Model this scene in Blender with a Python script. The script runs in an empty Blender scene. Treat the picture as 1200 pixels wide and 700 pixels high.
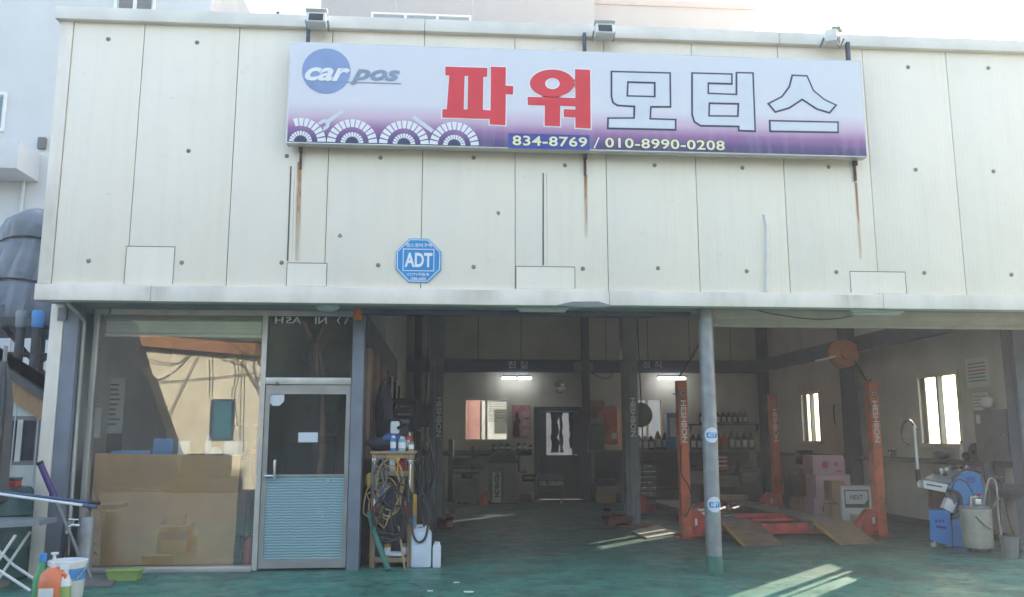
import bpy, bmesh, math, random
from mathutils import Matrix, Vector
random.seed(7)
rad = math.radians
sc = bpy.context.scene
col = sc.collection

# ------------------------------------------------------------------ camera
CAM = Vector((4.293, -8.813, 1.40)); YAW, PITCH, ROLL, FPX = 0.0761, 0.1624, -0.001, 992.57
def cam_axes():
    cy, sy, cp, sp = math.cos(YAW), math.sin(YAW), math.cos(PITCH), math.sin(PITCH)
    f = Vector((sy*cp, cy*cp, sp)); r = Vector((cy, -sy, 0)); u = r.cross(f)
    c, s = math.cos(ROLL), math.sin(ROLL)
    return c*r+s*u, -s*r+c*u, f
_R, _U, _F = cam_axes()
cd = bpy.data.cameras.new('camera'); cam = bpy.data.objects.new('camera', cd); col.objects.link(cam)
m = Matrix((_R, _U, -_F)).transposed().to_4x4(); m.translation = CAM; cam.matrix_world = m
cd.sensor_width = 36; cd.lens = FPX/1200*36; cd.clip_start = .05; cd.clip_end = 2000
sc.camera = cam

# ------------------------------------------------------------------ sky, sun, exposure
SUN_ELEV = rad(15.6); SUN_AZ = math.atan2(.955, 1.0)        # azimuth from +Y towards +X (behind the shop, to the right)
w = bpy.data.worlds.new('World'); sc.world = w; w.use_nodes = True
wn = w.node_tree; bg = wn.nodes['Background']
sky = wn.nodes.new('ShaderNodeTexSky'); sky.sky_type = 'NISHITA'; sky.sun_disc = False
sky.sun_elevation = SUN_ELEV; sky.sun_rotation = SUN_AZ; sky.air_density = 1.0; sky.dust_density = 2.5; sky.ozone_density = .4
wn.links.new(sky.outputs[0], bg.inputs[0]); bg.inputs[1].default_value = .15
sl = bpy.data.lights.new('sun', 'SUN'); sl.energy = 5.0; sl.angle = rad(.5); sl.color = (1.0, .89, .71)
so = bpy.data.objects.new('sun', sl); col.objects.link(so)
sd = Vector((math.sin(SUN_AZ)*math.cos(SUN_ELEV), math.cos(SUN_AZ)*math.cos(SUN_ELEV), math.sin(SUN_ELEV)))
so.rotation_euler = sd.to_track_quat('Z', 'Y').to_euler(); so.location = (30, 30, 20)
vs = sc.view_settings; vs.view_transform = 'Standard'; vs.look = 'None'; vs.gamma = 1; vs.use_curve_mapping = False
vs.exposure = 2.42
sc.cycles.max_bounces = 8; sc.cycles.diffuse_bounces = 5; sc.cycles.caustics_reflective = False; sc.cycles.caustics_refractive = False; sc.cycles.transparent_max_bounces = 16
sc.cycles.sample_clamp_indirect = 8; sc.cycles.use_denoising = True; sc.cycles.denoising_input_passes = 'RGB_ALBEDO_NORMAL'

# ------------------------------------------------------------------ measuring helpers (photo pixel -> world point on a known plane)
def ray(x, y): return _F + _R*((x-600)/FPX) - _U*((y-350)/FPX)
def W(x, y, Y): d = ray(x, y); return CAM + d*((Y-CAM.y)/d.y)
def WX(x, y, X): d = ray(x, y); return CAM + d*((X-CAM.x)/d.x)
def WZ(x, y, z=0.0): d = ray(x, y); return CAM + d*((z-CAM.z)/d.z)

# ------------------------------------------------------------------ materials
def N(nt, t, **k):
    n = nt.nodes.new(t)
    for a, v in k.items(): setattr(n, a, v)
    return n
def c4(c): return (c[0], c[1], c[2], 1)
def new_mat(name):
    m = bpy.data.materials.new(name); m.use_nodes = True
    nt = m.node_tree; return m, nt, nt.nodes['Principled BSDF']
def noise(nt, scale, detail=4, stretch=None, rough=.55, seed=0):
    g = N(nt, 'ShaderNodeNewGeometry'); mp = N(nt, 'ShaderNodeMapping')
    nt.links.new(g.outputs['Position'], mp.inputs[0])
    if stretch: mp.inputs['Scale'].default_value = stretch
    mp.inputs['Location'].default_value = (seed*3.1, seed*1.7, seed*2.3)
    n = N(nt, 'ShaderNodeTexNoise'); n.inputs['Scale'].default_value = scale; n.inputs['Detail'].default_value = detail
    n.inputs['Roughness'].default_value = rough
    nt.links.new(mp.outputs[0], n.inputs['Vector']); return n.outputs['Fac']
def ramp(nt, src, stops):
    r = N(nt, 'ShaderNodeValToRGB'); e = r.color_ramp.elements
    while len(e) < len(stops): e.new(.5)
    for el, (p, c) in zip(e, stops):
        el.position = p; el.color = c4(c) if hasattr(c, '__len__') else (c, c, c, 1)
    nt.links.new(src, r.inputs[0]); return r.outputs[0]
def mix(nt, f, a, b, blend='MIX'):
    n = N(nt, 'ShaderNodeMix', data_type='RGBA', blend_type=blend)
    for i, v in ((0, f), (6, a), (7, b)):
        if hasattr(v, 'is_linked'): nt.links.new(v, n.inputs[i])
        else: n.inputs[i].default_value = v if i == 0 else c4(v)
    return n.outputs[2]
def pm(name, base, rough=.6, metal=0, var=.14, scale=5, bump=.08, bscale=60, dirt=None, amt=.4, dscale=2.5, stretch=None, spec=.5, dstretch=None, lo=.45, hi=.72):
    m, nt, b = new_mat(name)
    lo_c = [max(0, v*(1-var)) for v in base]; hi_c = [min(1, v*(1+var)) for v in base]
    c = mix(nt, ramp(nt, noise(nt, scale, 5, stretch), [(.3, 0), (.7, 1)]), lo_c, hi_c)
    if dirt:
        f = ramp(nt, noise(nt, dscale, 9, dstretch, .65, 5), [(lo, 0), (hi, amt)])
        c = mix(nt, f, c, dirt)
    nt.links.new(c, b.inputs['Base Color'])
    rr = ramp(nt, noise(nt, scale*1.7, 4, None, .5, 9), [(.25, max(0, rough-.12)), (.75, min(1, rough+.12))])
    nt.links.new(rr, b.inputs['Roughness'])
    b.inputs['Metallic'].default_value = metal; b.inputs['Specular IOR Level'].default_value = spec
    if bump:
        bn = N(nt, 'ShaderNodeBump'); bn.inputs['Strength'].default_value = bump; bn.inputs['Distance'].default_value = .01
        nt.links.new(noise(nt, bscale, 4), bn.inputs['Height']); nt.links.new(bn.outputs[0], b.inputs['Normal'])
    return m
def emit(name, c, s):
    m, nt, b = new_mat(name); b.inputs['Base Color'].default_value = c4(c)
    b.inputs['Emission Color'].default_value = c4(c); b.inputs['Emission Strength'].default_value = s; return m
def glass(name, tint, refl, rough=0.0, frost=0.0):
    m, nt, b = new_mat(name); nt.nodes.remove(b); out = nt.nodes['Material Output']
    t = N(nt, 'ShaderNodeBsdfTransparent'); t.inputs[0].default_value = c4(tint)
    g = N(nt, 'ShaderNodeBsdfGlossy'); g.inputs[0].default_value = (.92, .95, .95, 1); g.inputs['Roughness'].default_value = rough
    lw = N(nt, 'ShaderNodeLayerWeight'); lw.inputs[0].default_value = .5
    fr = N(nt, 'ShaderNodeMath', operation='POWER'); nt.links.new(lw.outputs['Facing'], fr.inputs[0]); fr.inputs[1].default_value = 5.0
    a = N(nt, 'ShaderNodeMath', operation='MULTIPLY_ADD', use_clamp=True); nt.links.new(fr.outputs[0], a.inputs[0]); a.inputs[1].default_value = .5; a.inputs[2].default_value = .02+refl
    # faint smears of dust on the pane
    ms = N(nt, 'ShaderNodeMixShader'); nt.links.new(a.outputs[0], ms.inputs[0]); nt.links.new(t.outputs[0], ms.inputs[1]); nt.links.new(g.outputs[0], ms.inputs[2])
    d = N(nt, 'ShaderNodeBsdfDiffuse'); d.inputs[0].default_value = (.6, .62, .6, 1)
    m2 = N(nt, 'ShaderNodeMixShader'); nt.links.new(ramp(nt, noise(nt, 3, 8), [(.4, .01+frost), (.8, .06+frost)]), m2.inputs[0])
    nt.links.new(ms.outputs[0], m2.inputs[1]); nt.links.new(d.outputs[0], m2.inputs[2]); nt.links.new(m2.outputs[0], out.inputs[0])
    return m

def facade_mat():
    m, nt, b = new_mat('cream_sandwich_panel')
    c = mix(nt, ramp(nt, noise(nt, .45, 3), [(.35, 0), (.65, 1)]), (.845, .775, .665), (.875, .81, .69))
    c = mix(nt, ramp(nt, noise(nt, 1.6, 8, (7, 1, .35), .6, 3), [(.48, 0), (.8, .17)]), c, (.60, .54, .45))     # rain streaks
    c = mix(nt, ramp(nt, noise(nt, 9, 8, None, .6, 8), [(.62, 0), (.78, .25)]), c, (.55, .53, .47))
    c = mix(nt, ramp(nt, noise(nt, 26, 3, (.3, 1, 2.2), .5, 14), [(.745, 0), (.77, .55)]), c, (.22, .20, .17))      # nicks and scuffs
    c = mix(nt, ramp(nt, noise(nt, .8, 9, (1.2, 1, .8), .62, 21), [(.52, 0), (.72, .22)]), c, (.66, .60, .52))       # blotchy weathering
    nt.links.new(c, b.inputs['Base Color']); b.inputs['Roughness'].default_value = .42
    g = N(nt, 'ShaderNodeNewGeometry'); s = N(nt, 'ShaderNodeSeparateXYZ'); nt.links.new(g.outputs['Position'], s.inputs[0])
    mm = N(nt, 'ShaderNodeMath', operation='MULTIPLY'); nt.links.new(s.outputs[0], mm.inputs[0]); mm.inputs[1].default_value = 2*math.pi*20
    si = N(nt, 'ShaderNodeMath', operation='SINE'); nt.links.new(mm.outputs[0], si.inputs[0])
    b1 = N(nt, 'ShaderNodeBump'); b1.inputs['Strength'].default_value = .07; b1.inputs['Distance'].default_value = .003; nt.links.new(si.outputs[0], b1.inputs['Height'])
    b2 = N(nt, 'ShaderNodeBump'); b2.inputs['Strength'].default_value = .45; b2.inputs['Distance'].default_value = .03
    nt.links.new(noise(nt, 1.7, 2), b2.inputs['Height']); nt.links.new(b1.outputs[0], b2.inputs['Normal']); nt.links.new(b2.outputs[0], b.inputs['Normal'])
    return m
def floor_mat():
    m, nt, b = new_mat('worn_green_floor_paint')
    g = N(nt, 'ShaderNodeNewGeometry'); s = N(nt, 'ShaderNodeSeparateXYZ'); nt.links.new(g.outputs['Position'], s.inputs[0])
    mr = N(nt, 'ShaderNodeMapRange'); mr.inputs[1].default_value = -.6; mr.inputs[2].default_value = 3.0; nt.links.new(s.outputs[1], mr.inputs[0])
    wob = N(nt, 'ShaderNodeMath', operation='ADD'); nt.links.new(mr.outputs[0], wob.inputs[0])
    sub = N(nt, 'ShaderNodeMath', operation='MULTIPLY_ADD'); nt.links.new(noise(nt, 1.3, 6), sub.inputs[0]); sub.inputs[1].default_value = 1.6; sub.inputs[2].default_value = -.8
    nt.links.new(sub.outputs[0], wob.inputs[1])
    green = mix(nt, ramp(nt, noise(nt, 2.2, 8), [(.35, 0), (.7, 1)]), (.035, .165, .125), (.075, .25, .195))
    grey = mix(nt, ramp(nt, noise(nt, 3.1, 8, None, .6, 2), [(.35, 0), (.7, 1)]), (.055, .105, .092), (.105, .17, .152))
    wear = ramp(nt, wob.outputs[0], [(.3, .04), (1.0, .8)])
    c = mix(nt, wear, green, grey)
    c = mix(nt, ramp(nt, noise(nt, 5, 10, (1, 1.6, 1), .68, 4), [(.55, 0), (.60, .7)]), c, (.022, .036, .033))
    c = mix(nt, ramp(nt, noise(nt, .9, 9, (1, 1.3, 1), .62, 31), [(.52, 0), (.60, .5)]), c, (.03, .055, .048))      # big damp stains      # oil and rubber
    c = mix(nt, ramp(nt, noise(nt, 2.6, 12, (.5, 1.4, 1), .75, 7), [(.60, 0), (.635, .75)]), c, (.25, .32, .29))      # worn-through concrete
    c = mix(nt, ramp(nt, noise(nt, 22, 4, (.35, 1, 1), .6, 11), [(.72, 0), (.76, .8)]), c, (.45, .47, .44))
    vo = N(nt, 'ShaderNodeTexVoronoi', feature='DISTANCE_TO_EDGE'); vo.inputs['Scale'].default_value = .42
    gg = N(nt, 'ShaderNodeNewGeometry'); wn_ = N(nt, 'ShaderNodeTexNoise'); wn_.inputs['Scale'].default_value = 1.8; wn_.inputs['Detail'].default_value = 6; nt.links.new(gg.outputs['Position'], wn_.inputs['Vector'])
    va = N(nt, 'ShaderNodeVectorMath', operation='ADD'); nt.links.new(gg.outputs['Position'], va.inputs[0]); nt.links.new(wn_.outputs['Color'], va.inputs[1]); nt.links.new(va.outputs[0], vo.inputs['Vector'])
    c = mix(nt, ramp(nt, vo.outputs['Distance'], [(0, .85), (.006, 0)]), c, (.018, .03, .027))                      # hairline cracks
    nt.links.new(c, b.inputs['Base Color'])
    nt.links.new(ramp(nt, noise(nt, 4, 8, None, .65, 13), [(.3, .34), (.7, .66)]), b.inputs['Roughness'])
    bn = N(nt, 'ShaderNodeBump'); b.inputs['Specular IOR Level'].default_value = .35
    bn.inputs['Strength'].default_value = .2; bn.inputs['Distance'].default_value = .008
    nt.links.new(noise(nt, 14, 10, None, .7, 3), bn.inputs['Height']); nt.links.new(bn.outputs[0], b.inputs['Normal'])
    return m
def sign_mat(z0, z1):
    m, nt, b = new_mat('printed_sign_face')
    g = N(nt, 'ShaderNodeNewGeometry'); s = N(nt, 'ShaderNodeSeparateXYZ'); nt.links.new(g.outputs['Position'], s.inputs[0])
    mr = N(nt, 'ShaderNodeMapRange'); mr.inputs[1].default_value = z0; mr.inputs[2].default_value = z1; nt.links.new(s.outputs[2], mr.inputs[0])
    a = N(nt, 'ShaderNodeMath', operation='ADD'); nt.links.new(mr.outputs[0], a.inputs[0])
    nn = N(nt, 'ShaderNodeMath', operation='MULTIPLY_ADD'); nt.links.new(noise(nt, .9, 3), nn.inputs[0]); nn.inputs[1].default_value = .10; nn.inputs[2].default_value = -.05
    nt.links.new(nn.outputs[0], a.inputs[1])
    c = ramp(nt, a.outputs[0], [(0, (.05, .03, .13)), (.07, (.09, .05, .19)), (.16, (.30, .13, .32)), (.26, (.60, .44, .57)), (.40, (.70, .69, .75)), (1, (.66, .69, .76))])
    c = mix(nt, ramp(nt, noise(nt, 2, 7, (5, 1, .5), .6, 3), [(.5, 0), (.85, .25)]), c, (.6, .6, .62))
    nt.links.new(c, b.inputs['Base Color']); b.inputs['Roughness'].default_value = .35
    return m
def streak_mat(name, c, top, bot):
    """rust that ran down from a bracket: thins out with distance from its source"""
    m, nt, b = new_mat(name); b.inputs['Roughness'].default_value = .85
    nt.links.new(mix(nt, ramp(nt, noise(nt, 6, 6), [(.3, 0), (.7, 1)]), [v*.6 for v in c], c), b.inputs['Base Color'])
    tc = N(nt, 'ShaderNodeTexCoord'); s = N(nt, 'ShaderNodeSeparateXYZ'); nt.links.new(tc.outputs['Generated'], s.inputs[0])
    a = ramp(nt, s.outputs[2], [(0, bot), (.5, (top+bot)/2), (1, top)])
    e = ramp(nt, s.outputs[0], [(0, 0), (.35, 1), (.65, 1), (1, 0)])
    f = mix(nt, 1.0, a, e, 'MULTIPLY'); f = mix(nt, 1.0, f, ramp(nt, noise(nt, 12, 6, (3, 1, .3)), [(.25, .35), (.6, 1)]), 'MULTIPLY')
    nt.links.new(f, b.inputs['Alpha']); return m

def wave_film():
    m, nt, b = new_mat('aqua_wave_film')
    g = N(nt, 'ShaderNodeNewGeometry'); wv = N(nt, 'ShaderNodeTexWave', bands_direction='Z'); nt.links.new(g.outputs['Position'], wv.inputs['Vector'])
    wv.inputs['Scale'].default_value = 11; wv.inputs['Distortion'].default_value = 2.2; wv.inputs['Detail'].default_value = 2; wv.inputs['Detail Scale'].default_value = 1.2
    c = mix(nt, ramp(nt, wv.outputs['Fac'], [(.35, 0), (.75, 1)]), (.15, .28, .32), (.31, .44, .47))
    c = mix(nt, ramp(nt, noise(nt, 5, 8, None, .65, 4), [(.66, 0), (.71, .8)]), c, (.55, .62, .62))
    nt.links.new(c, b.inputs['Base Color']); b.inputs['Roughness'].default_value = .4
    bn = N(nt, 'ShaderNodeBump'); bn.inputs['Strength'].default_value = .5; bn.inputs['Distance'].default_value = .006; nt.links.new(wv.outputs['Fac'], bn.inputs['Height']); nt.links.new(bn.outputs[0], b.inputs['Normal'])
    return m
def translucent():
    m, nt, b = new_mat('added_translucent_sheet'); nt.nodes.remove(b)
    t = N(nt, 'ShaderNodeBsdfTranslucent'); t.inputs[0].default_value = (.62, .62, .58, 1)
    nt.links.new(t.outputs[0], nt.nodes['Material Output'].inputs[0]); return m
MT = dict(
    added_skylight=translucent(),
    aqua=wave_film(),
    facade=facade_mat(), floor=floor_mat(),
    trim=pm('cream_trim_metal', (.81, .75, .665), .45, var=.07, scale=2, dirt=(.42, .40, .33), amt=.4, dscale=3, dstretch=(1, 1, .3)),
    cap=pm('parapet_cap_metal', (.76, .73, .67), .45, var=.06, scale=2, dirt=(.4, .4, .35), amt=.35, dscale=2),
    seam=pm('panel_seam', (.40, .375, .33), .9, var=.3),
    dark_gap=pm('dark_joint', (.10, .10, .09), .9, var=.3),
    screw=pm('grey_screw_cap', (.24, .23, .20), .6, var=.2, scale=30),
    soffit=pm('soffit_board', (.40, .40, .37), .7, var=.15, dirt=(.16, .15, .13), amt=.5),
    concrete=pm('ground_concrete', (.17, .168, .16), .85, var=.2, scale=2, bump=.3, bscale=30, dirt=(.10, .098, .092), amt=.6, dscale=1.1),
    wall_in=pm('interior_panel', (.62, .62, .585), .6, var=.08, scale=1.2, dirt=(.33, .32, .29), amt=.4, dscale=1.2),
    roof_in=pm('roof_deck', (.40, .41, .40), .7, var=.1),
    steel_navy=pm('navy_steel', (.045, .065, .12), .5, var=.2, scale=4, dirt=(.12, .12, .12), amt=.3),
    steel_blue=pm('blue_grey_steel', (.19, .215, .27), .45, var=.12, scale=4, dirt=(.10, .10, .10), amt=.3),
    galv=pm('galvanised_pipe', (.27, .285, .30), .48, .35, var=.2, scale=9, dirt=(.2, .2, .2), amt=.5, dscale=5),
    green_paint=pm('green_paint_ring', (.03, .15, .11), .5, var=.3),
    alu=pm('aluminium_frame', (.55, .55, .54), .38, .55, var=.08, scale=3, dirt=(.25, .24, .22), amt=.35),
    alu_mid=pm('dull_aluminium', (.36, .36, .355), .42, .5, var=.1, dirt=(.2, .19, .18), amt=.4),
    alu_dark=pm('dark_aluminium', (.16, .16, .16), .45, .4, var=.1),
    white=pm('white_plastic', (.74, .75, .74), .45, var=.05, dirt=(.45, .44, .4), amt=.3, dscale=6),
    white_frame=pm('white_window_frame', (.66, .64, .58), .5, var=.06, dirt=(.4, .37, .3), amt=.3),
    paper=pm('paper', (.72, .72, .70), .85, var=.04, bump=0),
    black=pm('black_rubber', (.018, .018, .02), .6, var=.3),
    black_gloss=pm('black_plastic', (.02, .021, .024), .35, var=.2),
    charcoal=pm('charcoal_metal', (.06, .062, .066), .5, var=.25, dirt=(.13, .12, .1), amt=.4),
    grey_paint=pm('grey_machine_paint', (.23, .25, .27), .45, var=.12, dirt=(.1, .1, .09), amt=.4),
    lift_grey=pm('lift_grey_paint', (.17, .185, .20), .45, var=.15, scale=6, dirt=(.06, .06, .055), amt=.5),
    lift_orange=pm('lift_orange_paint', (.66, .14, .055), .45, var=.12, scale=4, dirt=(.17, .075, .05), amt=.75, dscale=5, lo=.5, hi=.66),
    lift_red=pm('lift_red_paint', (.52, .06, .045), .45, var=.15, scale=5, dirt=(.12, .04, .035), amt=.8, dscale=6, lo=.5, hi=.66),
    rusty=pm('rusty_tread_plate', (.20, .135, .085), .75, var=.3, scale=7, bump=.3, dirt=(.09, .07, .055), amt=.7, dscale=4),
    runway=pm('grey_runway_plate', (.17, .16, .155), .6, var=.25, scale=7, dirt=(.08, .07, .06), amt=.7, dscale=4),
    yellow_edge=pm('worn_yellow_paint', (.42, .25, .06), .6, var=.25),
    wood=pm('raw_timber', (.36, .25, .15), .7, var=.25, scale=3, stretch=(6, 6, .8), dirt=(.18, .12, .07), amt=.5),
    plywood=pm('brown_board', (.56, .325, .14), .75, var=.10, scale=1.4, bump=.05, dirt=(.36, .22, .105), amt=.5, dscale=2),
    card=pm('cardboard', (.36, .24, .14), .8, var=.12, dirt=(.2, .13, .08), amt=.3),
    lilac=pm('pink_printed_carton', (.72, .50, .60), .65, var=.08),
    magenta=pm('magenta_print', (.58, .10, .28), .6, var=.1),
    blue=pm('bright_blue_paint', (.05, .27, .66), .4, var=.08, dirt=(.06, .13, .25), amt=.35),
    blue_box=pm('blue_box', (.08, .28, .62), .5, var=.1),
    sticker=pm('blue_sticker', (.008, .25, .60), .4, var=.05, bump=0),
    sign_blue=pm('deep_blue_print', (.02, .045, .33), .4, var=.05, bump=0),
    red_print=pm('red_print', (.70, .02, .035), .4, var=.06, bump=0),
    navy_print=pm('navy_print', (.02, .03, .09), .45, var=.05, bump=0),
    pale_print=pm('pale_print', (.64, .68, .74), .4, var=.04, bump=0),
    white_print=pm('white_print', (.80, .81, .83), .45, var=.03, bump=0),
    yellow_print=pm('pale_yellow_print', (.82, .80, .52), .45, var=.03, bump=0),
    logo_blue=pm('logo_blue_print', (.22, .31, .55), .4, var=.25, scale=1.6, bump=0),
    logo_grey=pm('logo_grey_print', (.22, .29, .42), .4, var=.08, bump=0),
    rust=pm('rusty_bracket', (.10, .06, .045), .85, var=.5, scale=14),
    aqua_=pm('aqua_plain', (.22, .42, .47), .4, var=.1, scale=2, stretch=(.6, 1, 9), dirt=(.42, .56, .58), amt=.5, dscale=3, dstretch=(.5, 1, 14)),
    red=pm('fire_red', (.48, .03, .03), .4, var=.1),
    orange=pm('orange_plastic', (.66, .17, .07), .45, var=.1),
    amber=pm('amber_lens', (.75, .17, .03), .25, var=.1),
    green=pm('green_plastic', (.06, .30, .12), .4, var=.12),
    lime=pm('lime_plastic', (.30, .42, .12), .5, var=.12),
    teal=pm('dark_teal_plastic', (.025, .085, .085), .5, var=.2, dirt=(.08, .1, .09), amt=.4),
    purple=pm('purple_handle', (.085, .05, .20), .4, var=.1),
    yellow=pm('yellow_plastic', (.60, .36, .04), .5, var=.1),
    tarp=pm('blue_grey_tarpaulin', (.15, .175, .21), .42, var=.2, scale=3, bump=.4, bscale=14, dirt=(.28, .30, .32), amt=.4),
    jug=pm('translucent_jug_plastic', (.60, .68, .78), .4, var=.06),
    cloth_dark=pm('dark_cloth', (.03, .032, .045), .9, var=.3),
    cloth_blue=pm('blue_cloth', (.06, .13, .32), .9, var=.3),
    tan_hose=pm('tan_air_hose', (.40, .27, .12), .55, var=.2),
    hose=pm('black_hose', (.03, .03, .032), .5, var=.2),
    grey_duct=pm('grey_duct_hose', (.13, .14, .155), .6, var=.15),
    reel=pm('orange_reel', (.50, .20, .09), .5, var=.15),
    render_white=pm('painted_render_white', (.56, .58, .60), .85, var=.05, scale=.6, dirt=(.46, .48, .50), amt=.5, dscale=.7, dstretch=(1, 1, .4), bump=.2),
    render_side=pm('grey_render', (.42, .44, .46), .85, var=.08, scale=.6, dirt=(.3, .32, .34), amt=.4, bump=.2),
    render_beige=pm('painted_render_beige', (.32, .305, .315), .85, var=.04, scale=.4, dirt=(.25, .24, .245), amt=.6, dscale=.5, dstretch=(2, 2, .3), bump=.2),
    pink_band=pm('dusty_pink_band', (.36, .25, .25), .85, var=.05),
    shed_wall=pm('pale_shed_sheet', (.50, .53, .50), .6, var=.06, dirt=(.3, .31, .28), amt=.5, dscale=2, dstretch=(3, 3, .5)),
    brown_fascia=pm('brown_fascia', (.33, .20, .10), .7, var=.2, scale=4, stretch=(8, 8, 1)),
    opp_fascia=pm('orange_brown_fascia', (.27, .135, .065), .7, var=.15, scale=4, stretch=(8, 8, .6)),
    opp_wall=pm('cream_block_wall', (.64, .60, .50), .85, var=.06, scale=1.5, dirt=(.5, .45, .33), amt=.4, dscale=1.6, dstretch=(3, 3, .5)),
    pink_wall=pm('faded_pink_wall', (.55, .28, .26), .85, var=.2, scale=2),
    bark=pm('bark', (.09, .07, .055), .9, var=.3),
    leaf=pm('dark_leaf', (.028, .05, .022), .7, var=.4, scale=3, bump=0),
    poster_pink=pm('pink_poster_print', (.60, .30, .34), .6, var=.35, scale=9, bump=0),
    skin=pm('printed_dark_figure', (.10, .06, .07), .6, var=.3, bump=0),
    silver=pm('chrome', (.62, .62, .62), .25, .8, var=.1),
    shutter=pm('roller_shutter_slat', (.52, .47, .42), .5, .1, var=.08, dirt=(.3, .26, .22), amt=.4, dscale=3),
    pinkframe=pm('varnished_frame', (.42, .27, .20), .5, var=.12),
    maroon=pm('maroon_bottle', (.12, .045, .045), .5, var=.15),
    dull_blue=pm('dull_blue_handle', (.045, .075, .19), .4, var=.1),
    arm_red=pm('oily_dark_red_paint', (.20, .045, .035), .5, var=.25, dirt=(.04, .025, .02), amt=.8, dscale=6),
    tube=emit('lit_fluorescent_tube', (1, 1, .97), 4.0),
    glass=glass('window_glass', (.93, .95, .93), 0.02),
    office_glass=glass('reflective_office_glass', (.97, .98, .97), .085),
    door_glass=glass('tinted_door_glass', (.50, .53, .53), .03),
    plate=pm('steel_plate', (.48, .45, .38), .55, .2, var=.15, scale=8, dirt=(.25, .2, .15), amt=.4),
    window_dark=pm('dark_window', (.035, .045, .055), .08, var=.2, bump=0),
    window_teal=pm('teal_window_glass', (.05, .16, .22), .08, var=.2, bump=0),
    rust_streak=streak_mat('rust_streak', (.50, .23, .06), 1.0, .2),
    grime_streak=streak_mat('grime_streak', (.25, .23, .18), .25, .1),
)

# ------------------------------------------------------------------ mesh building
class MB:
    def __init__(s): s.v = []; s.f = []; s.M = None
    def add(s, vs, fs):
        o = len(s.v); s.v += [(s.M @ Vector(v)) if s.M else Vector(v) for v in vs]; s.f += [[i+o for i in f] for f in fs]; return s
    def box(s, x0, x1, y0, y1, z0, z1, b=0):
        x0, x1 = sorted((x0, x1)); y0, y1 = sorted((y0, y1)); z0, z1 = sorted((z0, z1))
        if not b:
            return s.add([(x0,y0,z0),(x1,y0,z0),(x1,y1,z0),(x0,y1,z0),(x0,y0,z1),(x1,y0,z1),(x1,y1,z1),(x0,y1,z1)],
                         [(0,3,2,1),(4,5,6,7),(0,1,5,4),(1,2,6,5),(2,3,7,6),(3,0,4,7)])
        bm = bmesh.new(); bmesh.ops.create_cube(bm, size=1)
        for v in bm.verts: v.co = ((x0+x1)/2+v.co.x*(x1-x0), (y0+y1)/2+v.co.y*(y1-y0), (z0+z1)/2+v.co.z*(z1-z0))
        b = min(b, .45*min(x1-x0, y1-y0, z1-z0))
        bmesh.ops.bevel(bm, geom=bm.edges[:], offset=b, segments=2, affect='EDGES', profile=.6)
        bm.verts.index_update(); s.add([v.co[:] for v in bm.verts], [[v.index for v in f.verts] for f in bm.faces]); bm.free(); return s
    def tube(s, pts, r, n=8, cap=True, r1=None):
        pts = [Vector(p) for p in pts]; k = len(pts); rings = []; up = None
        for i, p in enumerate(pts):
            t = (pts[min(i+1, k-1)]-pts[max(i-1, 0)]).normalized()
            if up is None: up = Vector((0,0,1)) if abs(t.z) < .9 else Vector((1,0,0))
            a = t.cross(up).normalized(); bb = a.cross(t).normalized(); up = bb
            rr = r if r1 is None else r+(r1-r)*i/(k-1)
            rings.append([p+a*(math.cos(2*math.pi*j/n)*rr)+bb*(math.sin(2*math.pi*j/n)*rr) for j in range(n)])
        vs = [v for g in rings for v in g]; fs = []
        for i in range(k-1):
            for j in range(n): fs.append((i*n+j, i*n+(j+1)%n, (i+1)*n+(j+1)%n, (i+1)*n+j))
        if cap: fs += [tuple(range(n-1, -1, -1)), tuple((k-1)*n+j for j in range(n))]
        return s.add(vs, fs)
    def lathe(s, c, prof, n=20, axis='z'):
        vs = []; fs = []; c = Vector(c)
        for r, h in prof:
            for j in range(n):
                a = 2*math.pi*j/n; p = (math.cos(a)*r, math.sin(a)*r, h)
                if axis == 'y': p = (p[0], -p[2], p[1])
                if axis == 'x': p = (p[2], p[0], p[1])
                vs.append(c+Vector(p))
        for i in range(len(prof)-1):
            for j in range(n): fs.append((i*n+j, i*n+(j+1)%n, (i+1)*n+(j+1)%n, (i+1)*n+j))
        fs += [tuple(range(n-1, -1, -1)), tuple((len(prof)-1)*n+j for j in range(n))]
        return s.add(vs, fs)
    def prism(s, pts, d):
        """polygon (world points) pushed along vector d"""
        d = Vector(d); pts = [Vector(p) for p in pts]; n = len(pts)
        return s.add(pts+[p+d for p in pts], [tuple(range(n)), tuple(range(2*n-1, n-1, -1))]+[(i, i+n, (i+1)%n+n, (i+1)%n) for i in range(n)])
    def quad(s, *p): return s.add(p, [tuple(range(len(p)))])
    def mesh(s, name, base, mat, smooth=True):
        me = bpy.data.meshes.new(name); b = Vector(base); me.from_pydata([(v-b)[:] for v in s.v], [], s.f)
        bm = bmesh.new(); bm.from_mesh(me); bmesh.ops.recalc_face_normals(bm, faces=bm.faces[:]); bm.to_mesh(me); bm.free()
        if smooth:
            me.polygons.foreach_set('use_smooth', [True]*len(me.polygons)); me.set_sharp_from_angle(angle=rad(38))
        me.materials.append(mat if not isinstance(mat, str) else MT[mat]); return me
def tag(o, label, cat, group=None):
    o['label'] = label; o['category'] = cat
    if group: o['group'] = group
    return o
class Thing:
    def __init__(s, name, base, label, cat, group=None):
        s.b = Vector(base); s.o = bpy.data.objects.new(name, None); s.o.empty_display_size = .2; col.objects.link(s.o); s.o.location = s.b
        tag(s.o, label, cat, group)
    def part(s, name, mb, mat, parent=None, label=None, kind=None, smooth=True):
        me = mb if isinstance(mb, bpy.types.Mesh) else mb.mesh(name, s.b, mat, smooth)
        o = bpy.data.objects.new(name, me); col.objects.link(o); o.parent = parent or s.o
        if label: o['label'] = label
        if kind: o['kind'] = kind
        return o
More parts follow.
